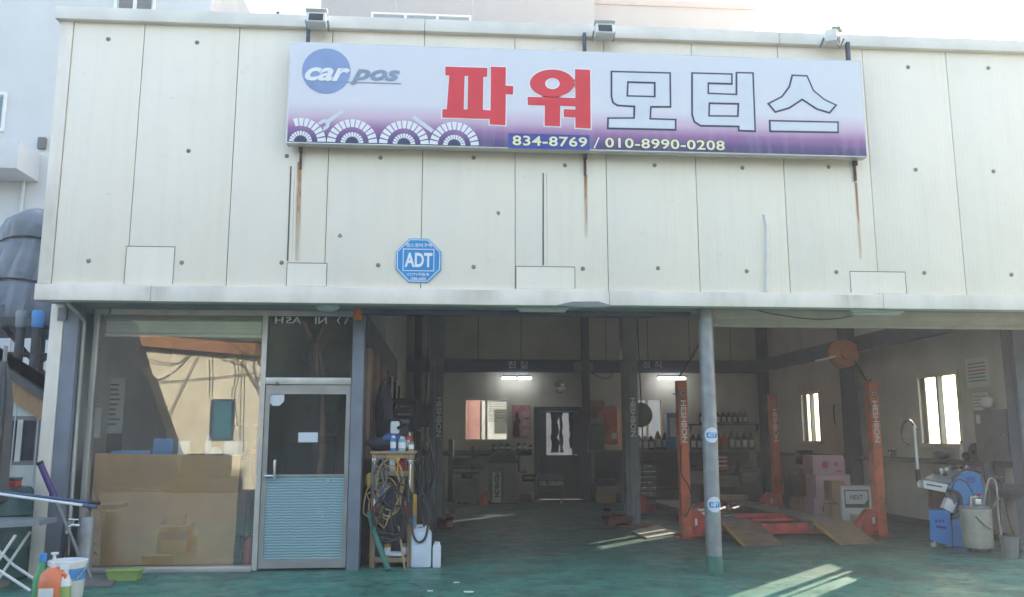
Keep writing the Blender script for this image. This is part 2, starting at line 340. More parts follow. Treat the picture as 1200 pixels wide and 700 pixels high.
def single(name, mb, mat, label, cat, group=None, base=None, smooth=True):
    if base is None:
        xs = [v.x for v in mb.v]; ys = [v.y for v in mb.v]; zs = [v.z for v in mb.v]
        base = ((min(xs)+max(xs))/2, (min(ys)+max(ys))/2, min(zs))
    o = bpy.data.objects.new(name, mb.mesh(name, base, mat, smooth)); o.location = base; col.objects.link(o)
    return tag(o, label, cat, group)
def struct(name, mb, mat):
    o = bpy.data.objects.new(name, mb.mesh(name, (0,0,0), mat, False)); col.objects.link(o); o['kind'] = 'structure'; return o
def copy_thing(root, loc, label, group=None):
    r = root.copy(); col.objects.link(r); r.location = loc; r['label'] = label
    if group: r['group'] = group
    def rec(src, dst):
        for ch in list(src.children):
            c = ch.copy(); col.objects.link(c); c.parent = dst; rec(ch, c)
    rec(root, r); return r
FRONT = Matrix.Rotation(rad(90), 4, 'X')                                   # text facing -Y (towards the street)
SIDE = Matrix.Rotation(rad(-90), 4, 'Z') @ Matrix.Rotation(rad(90), 4, 'X')  # text facing -X (on the right wall)
DOWN = Matrix(((0,1,0,0), (0,0,-1,0), (-1,0,0,0), (0,0,0,1)))                # text running downwards, facing -Y
def curve_to_mb(cu, M):
    o = bpy.data.objects.new('tmp', cu); col.objects.link(o)
    dg = bpy.context.evaluated_depsgraph_get(); me = bpy.data.meshes.new_from_object(o.evaluated_get(dg))
    mb = MB(); mb.M = M; mb.add([v.co[:] for v in me.vertices], [list(p.vertices) for p in me.polygons])
    bpy.data.objects.remove(o); bpy.data.meshes.remove(me); return mb
def text_mb(body, M, loc, height=None, width=None, ext=.002, off=0, shear=0, space=1):
    """flat lettering centred on loc; height = cap height, width = full width"""
    cu = bpy.data.curves.new('t', 'FONT'); cu.body = body; cu.extrude = ext; cu.offset = off; cu.shear = shear; cu.resolution_u = 3
    cu.space_character = space
    a = curve_to_mb(cu, None)
    xs = [v[0] for v in a.v]; ys = [v[1] for v in a.v]
    sx0, sy0 = max(xs)-min(xs), max(ys)-min(ys)
    sy = height/sy0 if height else width/sx0; sx = width/sx0 if width else sy
    cx, cy = (max(xs)+min(xs))/2, (max(ys)+min(ys))/2
    mb = MB(); mb.M = Matrix.Translation(loc) @ M
    mb.add([((v[0]-cx)*sx, (v[1]-cy)*sy, v[2]) for v in a.v], a.f); return mb
def shape_mb(polys, Y, off=0, ext=.003):
    """filled outline with holes; points given as (X, Z) on the plane Y"""
    cu = bpy.data.curves.new('s', 'CURVE'); cu.dimensions = '2D'; cu.fill_mode = 'BOTH'; cu.extrude = ext; cu.offset = off
    for p in polys:
        sp = cu.splines.new('POLY'); sp.points.add(len(p)-1); sp.use_cyclic_u = True
        for q, (x, z) in zip(sp.points, p): q.co = (x, z, 0, 1)
    return curve_to_mb(cu, Matrix.Translation((0, Y, 0)) @ FRONT)
def arc(c, r, a0, a1, n, plane='xz'):
    return [(c[0]+r*math.cos(a0+(a1-a0)*i/n), c[1], c[2]+r*math.sin(a0+(a1-a0)*i/n)) if plane == 'xz' else
            (c[0], c[1]+r*math.cos(a0+(a1-a0)*i/n), c[2]+r*math.sin(a0+(a1-a0)*i/n)) for i in range(n+1)]
def sag(a, b, d, n=10):
    a, b = Vector(a), Vector(b); return [a.lerp(b, i/n)-Vector((0,0,d*4*(i/n)*(1-i/n))) for i in range(n+1)]
def wiggle(pts, sub=4):
    """Catmull-Rom through the points"""
    P = [Vector(p) for p in pts]; P = [P[0]]+P+[P[-1]]; out = []
    for i in range(1, len(P)-2):
        for k in range(sub):
            t = k/sub; a, b, c, d = P[i-1:i+3]
            out.append(.5*((2*b)+(c-a)*t+(2*a-5*b+4*c-d)*t*t+(3*b-a-3*c+d)*t**3))
    return out+[P[-2]]

# ------------------------------------------------------------------ ground
struct('ground', MB().box(-150, 150, -150, 150, -.5, 0), 'concrete')
struct('painted_floor', MB().box(-.2, 11.8, -5.0, 10.8, .0005, .004), 'floor')

# thin even haze, added to lift the shadows much as lens glare would
hm = bpy.data.materials.new('shadow_lift_haze'); hm.use_nodes = True; nt = hm.node_tree; nt.nodes.remove(nt.nodes['Principled BSDF'])
pv = nt.nodes.new('ShaderNodeVolumePrincipled'); pv.inputs['Density'].default_value = .0058; pv.inputs['Color'].default_value = (.96, .97, 1, 1); pv.inputs['Anisotropy'].default_value = .2
nt.links.new(pv.outputs[0], nt.nodes['Material Output'].inputs['Volume'])
o = struct('haze', MB().box(-152, 152, -152, 152, -1.5, 20.5), hm); o['kind'] = 'stuff'

# ------------------------------------------------------------------ the repair shop
YB, XW, XP = 10.8, 11.8, 3.35          # back wall, right wall, office partition
ZP, ZT = 2.945, 5.80                   # foot and head of the facade panels
shop = Thing('repair_shop', (6, 5, 0), 'single-storey garage with cream metal panel front and open bays', 'garage')
def panel_box(x0, x1, y0, y1, z0, z1):
    mb = MB(); return mb.box(x0, x1, y0, y1, z0, z1, .006)
edges = [.262]+[float(i) for i in range(1, 13)]
for a, b in zip(edges[:-1], edges[1:]):
    shop.part('facade_panel', panel_box(a+.0035, b-.0035, random.uniform(-.002, .002), .024, ZP, ZT+.02), 'facade')
shop.part('facade_backing', MB().box(.25, 12.0, .025, .07, ZP-.002, ZT+.05), 'seam')
shop.part('corner_trim', MB().box(.13, .258, -.014, .16, ZP+.002, ZT+.01, .006), 'trim')
shop.part('corner_trim', MB().box(12.0, 12.12, -.014, .16, ZP+.002, ZT+.01, .006), 'trim')
for a, b in ((.09, 4.0), (4.004, 8.0), (8.004, 12.15)):
    shop.part('parapet_cap', MB().box(a, b, -.07, .25, ZT, ZT+.145, .012), 'cap')
for a, b, dz in ((.12, 1.26, 0), (1.263, 6.0, -.003), (6.004, 9.02, .006), (9.023, 12.15, .003)):
    shop.part('fascia_board', MB().box(a, b, -.035, .12, 2.775+dz, ZP-.004, .008), 'trim')
# a dented lip under one fascia board
p = W(690, 352, -.03); shop.part('dented_lip', MB().prism([(p.x-.35, -.037, 2.775), (p.x-.18, -.045, 2.815), (p.x+.1, -.045, 2.82), (p.x+.27, -.037, 2.775), (p.x, -.037, 2.755)], (0, .02, 0)), 'grey_paint')
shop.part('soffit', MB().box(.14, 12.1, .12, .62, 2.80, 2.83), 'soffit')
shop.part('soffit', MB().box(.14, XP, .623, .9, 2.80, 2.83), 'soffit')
shop.part('shutter_housing', MB().box(XP+.1, 11.95, .62, .95, 2.96, 3.4), 'roof_in')
# screw caps
for x, y in [(127,46),(231,50),(221,177),(104,306),(213,308),(330,308),(336,183),(446,185),(555,185),(662,194),(443,311),(555,313),(683,315),
             (767,194),(870,197),(971,196),(1073,199),(1164,201),(771,314.5),(875,318),(980,319),(1083,320),(1185,322),(1064,79),(1158,80)]:
    p = W(x, y, 0); shop.part('screw_cap', MB().lathe((p.x, -.002, p.z), [(.024, 0), (.022, .006), (.012, .010), (.009, .016)], 10, 'y'), 'screw')
# patches cut into the panels: three grooves round a plate
def patch(x0, y0, x1, y1):
    a, b = W(x0, y0, 0), W(x1, y1, 0)
    shop.part('patch_plate', MB().box(a.x, b.x, -.0034, -.0024, b.z, a.z), 'facade')
    mb = MB(); t = .006
    mb.box(a.x-t, b.x+t, -.0045, -.0028, a.z-.001, a.z+t); mb.box(a.x-t, a.x, -.0045, -.0028, b.z, a.z-.001); mb.box(b.x, b.x+t, -.0045, -.0028, b.z, a.z-.001)
    shop.part('patch_groove', mb, 'dark_gap')
patch(149, 289, 202, 333.5); patch(337, 308.5, 382, 335.5); patch(605, 312.5, 673.5, 338.5); patch(996, 318.5, 1062, 344)
for x, y0, y1, x1 in ((341, 195, 306, 337), (636.5, 203, 311, 636.5)):      # slots left by an old fixing
    a, b = W(x, y0, 0), W(x1, y1, 0)
    shop.part('wall_slot', MB().prism([(a.x-.007, -.004, a.z), (a.x+.007, -.004, a.z), (b.x+.008, -.004, b.z), (b.x-.008, -.004, b.z)], (0, .003, 0)), 'dark_gap')
    shop.part('wall_slot', MB().prism([(a.x+.035, -.004, a.z-.01), (a.x+.041, -.004, a.z-.01), (b.x+.047, -.004, b.z), (b.x+.041, -.004, b.z)], (0, .003, 0)), 'grime_streak')
for x, y in ((399, 277), (584, 250), (602.5, 248)):                          # torn spots in the sheet
    p = W(x, y, 0); n = 7
    if x != 602.5: shop.part('torn_spot', MB().prism([(p.x+.035*math.cos(6.28*i/n)*random.uniform(.4, 1), -.004, p.z+.035*math.sin(6.28*i/n)*random.uniform(.4, 1)) for i in range(n)], (0, .003, 0)), 'screw')
for x, y0, y1, wd in ((350.5, 190, 306, .055), (686.5, 205, 278, .04), (1003, 214, 304, .035)):   # rust below the sign brackets
    a, b = W(x, y0, 0), W(x+(y1-y0)*(.0 if x < 700 else .06)-(1.5 if x < 400 else 0), y1, 0)
    shop.part('rust_streak', MB().quad((a.x-wd/2, -.006, a.z), (a.x+wd/2, -.006, a.z), (b.x+wd/2, -.006, b.z), (b.x-wd/2, -.006, b.z)), 'rust_streak')
for x, y0, y1, wd in ((183, 336, 352, .35), (1000, 346, 361, .5), (560, 340, 356, .6)):
    a, b = W(x, y0, -.035), W(x, y1, -.035)
    shop.part('grime_streak', MB().quad((a.x-wd/2, -.0375, a.z), (a.x+wd/2, -.0375, a.z), (b.x+wd/2, -.0375, b.z), (b.x-wd/2, -.0375, b.z)), 'grime_streak')
a, b = W(894, 253, 0), W(898.5, 342, 0)
shop.part('conduit', MB().tube([(a.x+.01, -.002, a.z+.01), (a.x+.02, -.02, a.z), (a.x+.035, -.02, a.z-.15), (b.x, -.02, b.z)], .017, 8), 'white')
# walls with openings
def wall(u0, u1, z0, z1, openings, make):
    us = sorted({u0, u1, *[o[0] for o in openings], *[o[1] for o in openings]}); mb = MB()
    for a, b in zip(us[:-1], us[1:]):
        cuts = sorted((o[2], o[3]) for o in openings if o[0] < b-1e-6 and o[1] > a+1e-6); z = z0
        for c, d in cuts:
            if c > z: make(mb, a, b, z, c)
            z = d
        if z < z1: make(mb, a, b, z, z1)
    return mb
b0, b1, b2 = W(545, 468, YB), W(595, 515, YB), None
win1 = (W(546, 470, YB).x, W(594, 470, YB).x, W(570, 515, YB).z, W(570, 469, YB).z)
win2 = (W(741, 470, YB).x, W(774.5, 470, YB).x, W(757, 515, YB).z, W(757, 469, YB).z)
bdoor = (W(628, 478, YB).x, W(681, 478, YB).x, 0, W(655, 480, YB).z)
back = lambda mb, a, b, c, d: mb.box(a, b, YB, YB+.08, c, d)
shop.part('back_wall', wall(.2, XW, 0, 5.0, [win1, win2, bdoor], back), 'wall_in', smooth=False)
rw1 = (7.9, 8.72, 1.32, 2.28); rw2 = (3.19, 4.2, 1.30, 2.32)
shop.part('right_wall', wall(.62, YB+.08, 0, 5.0, [rw1, rw2], lambda mb, a, b, c, d: mb.box(XW, XW+.08, a, b, c, d)), 'wall_in', smooth=False)
shop.part('left_wall', MB().box(.13, .2, .75, YB+.08, 0, 5.0), 'wall_in', smooth=False)
added_strips = [(10.3, 11.3)]      # unseen translucent roof strip, added to brighten the bays
mb = MB(); xs_ = [.13]+[v for a in added_strips for v in a]+[12.1]
for i in range(0, len(xs_), 2): mb.box(xs_[i], xs_[i+1], .07, YB+.3, 5.0, 5.08)
for a, b in added_strips: mb.box(a, b, .07, 1.5, 5.0, 5.08).box(a, b, 6.0, YB+.3, 5.0, 5.08)
shop.part('roof', mb, 'roof_in', smooth=False)
for a, b in added_strips: shop.part('added_skylight', MB().box(a+.005, b-.005, 1.505, 5.995, 5.03, 5.036), 'added_skylight', smooth=False)
shop.part('office_ceiling', MB().box(.2, XP, .9, 4.2, 2.80, 2.84), 'wall_in', smooth=False)
shop.part('office_back_wall', MB().box(.2, XP, 4.1, 4.16, 0, 2.8), 'wall_in', smooth=False)
shop.part('loft_front', MB().box(.2, XP+.06, .62, .68, 2.84, 5.0), 'roof_in', smooth=False)
# seams of the wall panels inside
for i in range(4, 12):
    if not (bdoor[0]-.1 < i < bdoor[1]+.1): shop.part('panel_joint', MB().box(i-.006, i+.006, YB-.004, YB-.001, 2.9, 5.0), 'dark_gap')
for i in range(1, 10): shop.part('panel_joint', MB().box(XW-.004, XW-.001, i+.294, i+.306, 0, 5.0), 'grime_streak')
# steel frame inside: beams and columns
def hbeam_x(x0, x1, y, z0, z1, w=.15): return MB().box(x0, x1, y-w, y, z1-.012, z1).box(x0, x1, y-w, y, z0, z0+.012).box(x0, x1, y-w/2-.006, y-w/2+.006, z0+.012, z1-.012)
def hcol(x, y, z1, w=.2):
    return MB().box(x-w/2, x+w/2, y-w/2, y-w/2+.012, 0, z1).box(x-w/2, x+w/2, y+w/2-.012, y+w/2, 0, z1).box(x-.005, x+.005, y-w/2+.012, y+w/2-.012, 0, z1)
bz0, bz1 = W(600, 436, YB-.15).z, W(600, 421.5, YB-.15).z
shop.part('wall_beam', MB().box(XP, XW, YB-.16, YB-.002, bz0, bz1), 'steel_navy')
shop.part('wall_beam', MB().box(XW-.14, XW-.002, .7, YB-.17, 2.93, 3.2), 'steel_navy')
for px in (489, 684.5): x = W(px, 500, YB).x; shop.part('steel_column', hcol(x, YB-.3, 5.0, .16), 'steel_navy')
shop.part('steel_column', hcol(11.68, 10.6, 5.0, .2), 'steel_navy')
shop.part('steel_column', hcol(11.68, 6.35, 5.0, .22), 'steel_navy')
shop.part('steel_column', hcol(11.66, 1.62, 5.0, .24), 'steel_blue')
shop.part('wall_rail', MB().box(XP+.4, bdoor[0]-.12, YB-.13, YB-.002, W(560, 534, YB).z, W(560, 528, YB).z, .005), 'steel_navy')
shop.part('wall_rail', MB().box(XW-.13, XW-.002, 1.9, YB-.2, 1.0, 1.07, .005), 'steel_navy')
shop.part('skirting', MB().box(XW-.02, XW-.002, 1.9, YB-.2, .004, .12), 'charcoal')
# lettering on the back beam
for body, px in (('친 절', 607), ('정 직', 764)):
    p = W(px, 427.5, YB-.165); shop.part('beam_lettering', text_mb(body, FRONT, p, height=.16, width=.46, ext=.001, off=.01), 'pale_print')
# windows
def window_x(o, y, name='window'):
    x0, x1, z0, z1 = o; t = .05; xm = (x0+x1)/2
    mb = MB().box(x0-.04, x1+.04, y-.03, y+.1, z1, z1+t).box(x0-.04, x1+.04, y-.05, y+.1, z0-t, z0).box(x0-.04, x0, y-.03, y+.1, z0, z1).box(x1, x1+.04, y-.03, y+.1, z0, z1).box(xm-.025, xm+.025, y-.02, y+.06, z0, z1)
    f = shop.part(name, mb, 'white_frame')
    shop.part('pane', MB().box(x0, xm-.025, y+.03, y+.036, z0, z1), 'glass', f); shop.part('pane', MB().box(xm+.025, x1, y+.015, y+.021, z0, z1), 'glass', f)
def window_y(o, x):
    y0, y1, z0, z1 = o; t = .06; ym = (y0+y1)/2
    mb = MB().box(x-.03, x+.1, y0-t, y1+t, z1, z1+t).box(x-.05, x+.1, y0-t, y1+t, z0-t, z0).box(x-.03, x+.1, y0-t, y0, z0, z1).box(x-.03, x+.1, y1, y1+t, z0, z1).box(x-.02, x+.06, ym-.03, ym+.03, z0, z1)
    f = shop.part('window', mb, 'white_frame')
    shop.part('pane', MB().box(x+.03, x+.036, y0, ym-.03, z0, z1), 'glass', f); shop.part('pane', MB().box(x+.015, x+.021, ym+.03, y1, z0, z1), 'glass', f)
window_x(win1, YB); window_x(win2, YB); window_y(rw1, XW); window_y(rw2, XW)
sl0, sl1 = (win1[0]+win1[1])/2+.04, win1[1]-.02
for k in range(9): shop.part('blind_slat', MB().box(sl0, sl1, YB-.03, YB-.012, win1[3]-.05-.055*k, win1[3]-.03-.055*k), 'white_frame')
# back door with a tall light
x0, x1, _, z1 = bdoor
d0, d1 = W(640, 484, YB), W(670.5, 533.5, YB)
dw = (d0.x, d1.x, d1.z, d0.z)
f = shop.part('back_door', wall(x0+.05, x1-.05, .01, z1-.05, [dw], lambda mb, a, b, c, d: mb.box(a, b, YB+.005, YB+.05, c, d)), 'steel_navy', label='dark back door with a tall glass light', smooth=False)
shop.part('pane', MB().box(dw[0], dw[1], YB+.02, YB+.026, dw[2], dw[3]), 'glass', f)
shop.part('door_handle', MB().tube([(x1-.13, YB-.05, 1.0), (x1-.13, YB+.01, 1.0)], .02).tube([(x1-.13, YB-.05, 1.0), (x1-.25, YB-.05, 1.0)], .012), 'silver', f)
shop.part('door_frame', MB().box(x0-.05, x0+.045, YB-.03, YB+.06, 0, z1).box(x1-.045, x1+.05, YB-.03, YB+.06, 0, z1).box(x0-.05, x1+.05, YB-.03, YB+.06, z1-.045, z1+.06), 'steel_navy')

# front steel pipe column with two round stickers
pp = W(836, 670, .27); PX = 7.13
shop.part('pipe_column', MB().lathe((PX, .28, 0), [(.083, .16), (.081, 2.81)], 24), 'galv')
shop.part('painted_foot', MB().lathe((PX, .28, 0), [(.088, .004), (.088, .15), (.084, .165)], 24), 'green_paint')
def bent_disc(z, r):
    mb = MB(); n = 20; R_ = .087
    ring = [(R_*math.sin(r*math.cos(6.2832*i/n)/R_*1.0), r*math.sin(6.2832*i/n), math.cos(r*math.cos(6.2832*i/n)/R_)) for i in range(n)]
    mb.add([(PX, .28-R_-.0015, z)]+[(PX+a, .28-R_*c-.001, z+b) for a, b, c in ring], [(0, i+1, (i+1) % n+1) for i in range(n)]); return mb
for py in (510, 591.5):
    z = W(830, py, .2).z
    s_ = shop.part('round_sticker', bent_disc(z, .082), 'pale_print')
    mb = MB()
    for i in range(1, 13):
        pass
    shop.part('sticker_band', MB().prism([(PX+.088*math.sin(t), .28-.0895*math.cos(t), z+.026) for t in [-.7+.14*i for i in range(11)]]+[(PX+.088*math.sin(t), .28-.0895*math.cos(t), z-.03) for t in [.7-.14*i for i in range(11)]], (0, -.0006, 0)), 'sticker', s_)
    shop.part('sticker_lettering', text_mb('ADT', FRONT, (PX-.005, .28-.0915, z), height=.04, width=.085, ext=.0004, off=.012), 'white_print', s_)
# rolled-up shutter over the right-hand bay and under-soffit lamps
mb = MB()
for i in range(4): shop.part('shutter_slat', MB().box(PX+.1, 11.6, .36+.03*i, .385+.03*i, 2.70-.012*i, 2.80, .004), 'shutter')
a = W(840, 383, .5)
shop.part('shutter_rail', MB().box(PX+.1, 11.6, .5, .56, a.z, a.z+.06, .008), 'shutter')
shop.part('shutter_curtain', MB().box(PX+.1, 11.6, .51, .545, a.z+.061, 2.96), 'shutter')
shop.part('lintel', MB().box(XP, PX-.1, .5, .62, 2.74, 2.798, .006), 'steel_navy')
for px0, px1, py in ((605, 666, 362.5), (995, 1057, 367)):
    a, b = W(px0, py, .25), W(px1, py, .25); zc = 2.775
    fx = shop.part('soffit_lamp', MB().box(a.x, b.x, .2, .3, zc-.005, zc+.025, .01), 'white'); shop.part('diffuser', MB().box(a.x+.03, b.x-.03, .215, .285, zc-.03, zc-.006, .012), 'white_print', fx)
p = W(383, 357, .3); shop.part('dome_lamp', MB().lathe((p.x, .35, 2.80), [(.13, 0), (.13, -.02), (.10, -.05), (.05, -.065)], 16), 'white')
# loose cable below the soffit
pts = [W(x, y, .33) for x, y in ((832, 362), (860, 362), (880, 362), (905, 368), (950, 374), (985, 373), (1015, 366))]
shop.part('soffit_cable', MB().tube(wiggle(pts, 3), .006, 6), 'hose')

# office front: posts, frame, glass, door
YO = .70
def strip(px_top, py_top, px_bot, py_bot, Y):  # X of a vertical from its two pixels, averaged
    return (W(px_top, py_top, Y).x+W(px_bot, py_bot, Y).x)/2
shop.part('cream_post', MB().box(.10, .235, .40, .47, 0, 2.80, .006), 'trim')
shop.part('blue_post', MB().box(.236, .39, .41, .56, 0, 2.80, .006), 'steel_blue')
p = W(74, 368, .4); shop.part('junction_plate', MB().box(p.x-.05, p.x+.04, .385, .399, 2.62, 2.76, .004), 'grey_paint')
shop.part('drain_pipe', MB().tube([(.30, .30, 2.80), (.39, .36, 2.70), (.41, .5, 2.62), (.42, .52, .01)], .022, 10), 'alu')
OX0, OX1, OXR = .44, 2.26, 3.24
shop.part('office_frame', MB().box(OX0, OX0+.06, YO-.03, YO+.05, .03, 2.795).box(OX1-.01, OX1+.045, YO-.035, YO+.05, .012, 2.795).box(OX0+.06, OX1-.01, YO-.03, YO+.05, 2.735, 2.795).box(OX1+.045, OXR, YO-.03, YO+.05, 2.735, 2.795), 'alu')
shop.part('sill', MB().box(OX0-.02, OX1-.012, YO-.06, YO+.08, .004, .055, .004), 'alu')
shop.part('office_glass', MB().box(OX0+.06, OX1-.01, YO, YO+.006, .055, 2.735), 'office_glass')
shop.part('transom_rail', MB().box(OX1+.046, OXR-.004, YO-.035, YO+.05, 1.975, 2.05, .004), 'alu')
tp = shop.part('transom_pane', MB().box(OX1+.05, OXR-.01, YO+.005, YO+.011, 2.05, 2.735), 'door_glass')
dr = shop.part('office_door', MB().box(OX1+.05, OX1+.10, YO-.02, YO+.03, .03, 1.968).box(OXR-.055, OXR-.008, YO-.02, YO+.03, .03, 1.968).box(OX1+.10, OXR-.055, YO-.02, YO+.03, 1.87, 1.968).box(OX1+.10, OXR-.055, YO-.02, YO+.03, .03, .12).box(OX1+.10, OXR-.055, YO-.02, YO+.03, .985, 1.005), 'alu_mid')
shop.part('pane', MB().box(OX1+.10, OXR-.055, YO+.002, YO+.008, 1.005, 1.87), 'door_glass', dr)
shop.part('door_panel', MB().box(OX1+.10, OXR-.055, YO-.008, YO+.003, .12, .985), 'aqua', dr)
shop.part('panel_back', MB().box(OX1+.10, OXR-.055, YO+.004, YO+.02, .12, .985), 'aqua', dr)
p = W(318, 558, YO-.06)
shop.part('door_handle', MB().tube([(p.x-.07, YO-.02, p.z), (p.x-.07, YO-.07, p.z), (p.x+.05, YO-.07, p.z)], .014).box(p.x+.02, p.x+.05, YO-.085, YO-.06, p.z-.03, p.z+.17, .008), 'silver', dr)
shop.part('keyhole', MB().lathe((W(384, 560, YO).x, YO-.008, W(384, 564, YO).z), [(.02, 0), (.02, .012), (.012, .02)], 12, 'y'), 'alu', dr)
shop.part('rail_knob', MB().lathe((W(325, 450, YO).x, YO-.035, W(325, 450, YO).z), [(.022, 0), (.018, .015), (.008, .02)], 12, 'y'), 'alu_dark', dr)
p = W(324, 466.5, YO)
oc = [(p.x+.092*math.cos(rad(22.5+45*i)), YO-.004, p.z+.092*math.sin(rad(22.5+45*i))) for i in range(8)]
shop.part('octagon_sticker', MB().prism(oc, (0, .003, 0)), 'pale_print', dr)
p = W(361, 513, YO); shop.part('paper_note', MB().box(p.x-.105, p.x+.105, YO-.004, YO-.001, p.z-.05, p.z+.055), 'pale_print', dr)
# white lettering cut off by the head of the transom
p = W(368, 377, YO+.003)
zt = 2.73; xs = OX1+.1
for body, px, wd in (('H', 327, .09), ('AS', 344, .17), ('ᐟ', 355, .03), ('NI', 376, .13), (')', 397, .04), ('\\', 406, .05)):
    if body in ('ᐟ', 'ノ', '닮'): continue
    x = W(px, 377, YO).x
    shop.part('cut_lettering', text_mb(body, FRONT @ Matrix.Scale(-1, 4, (1, 0, 0)), (x, YO+.003, zt-.04), height=.075, width=wd, ext=.0006, off=.01), 'white_print', tp)
shop.part('corner_post', MB().box(OXR+.002, OXR+.13, YO-.06, YO+.09, 0, 2.795, .006), 'steel_blue')
p = W(419, 368, YO-.1)
bl = shop.part('beacon_lamp', MB().lathe((OXR+.06, YO-.11, p.z-.07), [(.045, 0), (.047, .02), (.047, .1), (.04, .125), (.02, .135)], 16), 'amber')
shop.part('lamp_bracket', MB().box(OXR+.03, OXR+.09, YO-.11, YO-.061, p.z-.1, p.z-.071), 'alu_dark', bl)
# glazed office partition seen along the bay
mb = MB().box(XP-.02, XP+.02, .86, 7.0, 0, 1.15).box(XP-.02, XP+.02, .86, 7.0, 2.45, 2.8)
shop.part('office_partition', mb, 'charcoal')
for y in (1.35, 1.62, 2.3, 2.55, 3.5, 3.85, 5.0, 6.0):
    shop.part('mullion', MB().box(XP-.03, XP+.045, y-.04, y+.04, 1.15, 2.45, .004), 'pinkframe')
ys = [.86, 1.35, 1.62, 2.3, 2.55, 3.5, 3.85, 5.0, 6.0, 7.0]
for a, b in zip(ys[:-1], ys[1:]): shop.part('pane', MB().box(XP-.004, XP+.004, a+.04, b-.04, 1.15, 2.45), 'window_dark')
shop.part('partition_wall', MB().box(XP-.05, XP, 7.002, YB, 0, 5.0).box(XP-.05, XP, 4.2, 7.0, 2.802, 5.0), 'wall_in', smooth=False)
shop.part('loft_side', MB().box(XP-.05, XP, .7, 4.2, 2.85, 5.0), 'roof_in', smooth=False)

# ------------------------------------------------------------------ signboard
YS = -.20
c = [W(*q, YS) for q in ((340, 50), (335, 168.5), (1009, 70), (1016.5, 183))]
SX0, SX1 = (c[0].x+c[1].x)/2, (c[2].x+c[3].x)/2; SZ0, SZ1 = (c[1].z+c[3].z)/2, (c[0].z+c[2].z)/2
MT['sign_face'] = sign_mat(SZ0, SZ1)
sg = Thing('signboard', ((SX0+SX1)/2, YS, SZ0), 'long white and purple shop signboard with red Korean lettering above the bays', 'sign')
face = sg.part('sign_face', MB().box(SX0+.012, SX1-.012, YS, YS+.01, SZ0+.012, SZ1-.012), 'sign_face')
sg.part('sign_case', MB().box(SX0, SX1, YS+.004, YS+.13, SZ0, SZ0+.0115).box(SX0, SX1, YS+.004, YS+.13, SZ1-.0115, SZ1).box(SX0, SX0+.0115, YS+.004, YS+.13, SZ0+.0115, SZ1-.0115).box(SX1-.0115, SX1, YS+.004, YS+.13, SZ0+.0115, SZ1-.0115).box(SX0+.0115, SX1-.0115, YS+.11, YS+.128, SZ0+.0115, SZ1-.0115), 'alu')
for px in (361, 685, 993):
    a = W(px, 40, -.12); sg.part('bracket', MB().box(a.x-.018, a.x+.018, -.13, -.075, SZ1+.003, ZT+.02, .004), 'steel_navy')
for px in (352, 686, 1002):
    a = W(px, 180, -.05); sg.part('rusty_bracket', MB().box(a.x-.016, a.x+.016, YS+.13, -.004, SZ0-.05, SZ0+.02, .004).box(a.x-.013, a.x+.013, -.03, -.004, SZ0-.22, SZ0-.05, .004), 'rust')
P2 = lambda pts, s, ox, oy: [((v := W(ox+x/s, oy+y/s, YS)).x, v.z) for x, y in pts]
def ell(cx, cy, rx, ry, n=28): return [(cx+rx*math.cos(6.2832*i/n), cy+ry*math.sin(6.2832*i/n)) for i in range(n)]
A = lambda pts: P2(pts, 3, 320, 0); B = lambda pts: P2(pts, 2.308, 680, 0)
pa = [A([(607,237),(752,241),(751,270),(738,270),(736,388),(766,391),(767,237),(817,239),(816,303),(843,305),(842,332),(817,331),(815,440),(763,437),(763,418),(596,413),(597,386),(612,387),(621,265),(607,264)]), A([(672,267),(687,267),(685,388),(669,387)])]
wo1 = [A(ell(981,294,77,47)), A(ell(982,295,27,21))]
wo2 = [A([(896,343),(1064,347),(1063,246),(1113,248),(1115,452),(1064,449),(1064,413),(1023,411),(1023,386),(1064,388),(1064,374),(1008,372),(1007,444),(956,442),(957,371),(897,369)])]
mo = [B([(84,194),(243,198),(244,290),(191,290),(189,322),(258,324),(258,352),(74,348),(75,320),(145,320),(146,289),(100,286),(88,278),(84,262)]), B([(129,223),(201,225),(201,262),(127,260)])]
te = [B([(302,198),(410,201),(410,228),(346,226),(346,253),(393,255),(422,256),(422,197),(467,198),(473,356),(428,354),(428,343),(325,341),(308,330),(302,310)]), B([(349,280),(427,282),(426,315),(348,314)])]
te2 = [B([(398,256.5),(422,257),(423,281),(398,280.5)])]
se1 = [B([(573,204),(613,206),(630,245),(660,270),(692,285),(674,306),(640,296),(600,270),(565,293),(527,304),(508,281),(545,262),(565,235)])]
se2 = [B([(512,327),(697,331),(697,359),(513,356)])]
for sh in (pa, wo1, wo2):
    o = sg.part('letter_outline', shape_mb(sh, YS-.002, .017, .001), 'white_print'); sg.part('red_letter', shape_mb(sh, YS-.005, .004, .0015), 'red_print', o)
for sh in (mo, te, se1, se2):
    o = sg.part('letter_outline', shape_mb(sh, YS-.002, .009, .001), 'navy_print'); sg.part('pale_letter', shape_mb(sh, YS-.005, -.011, .0015), 'pale_print', o)
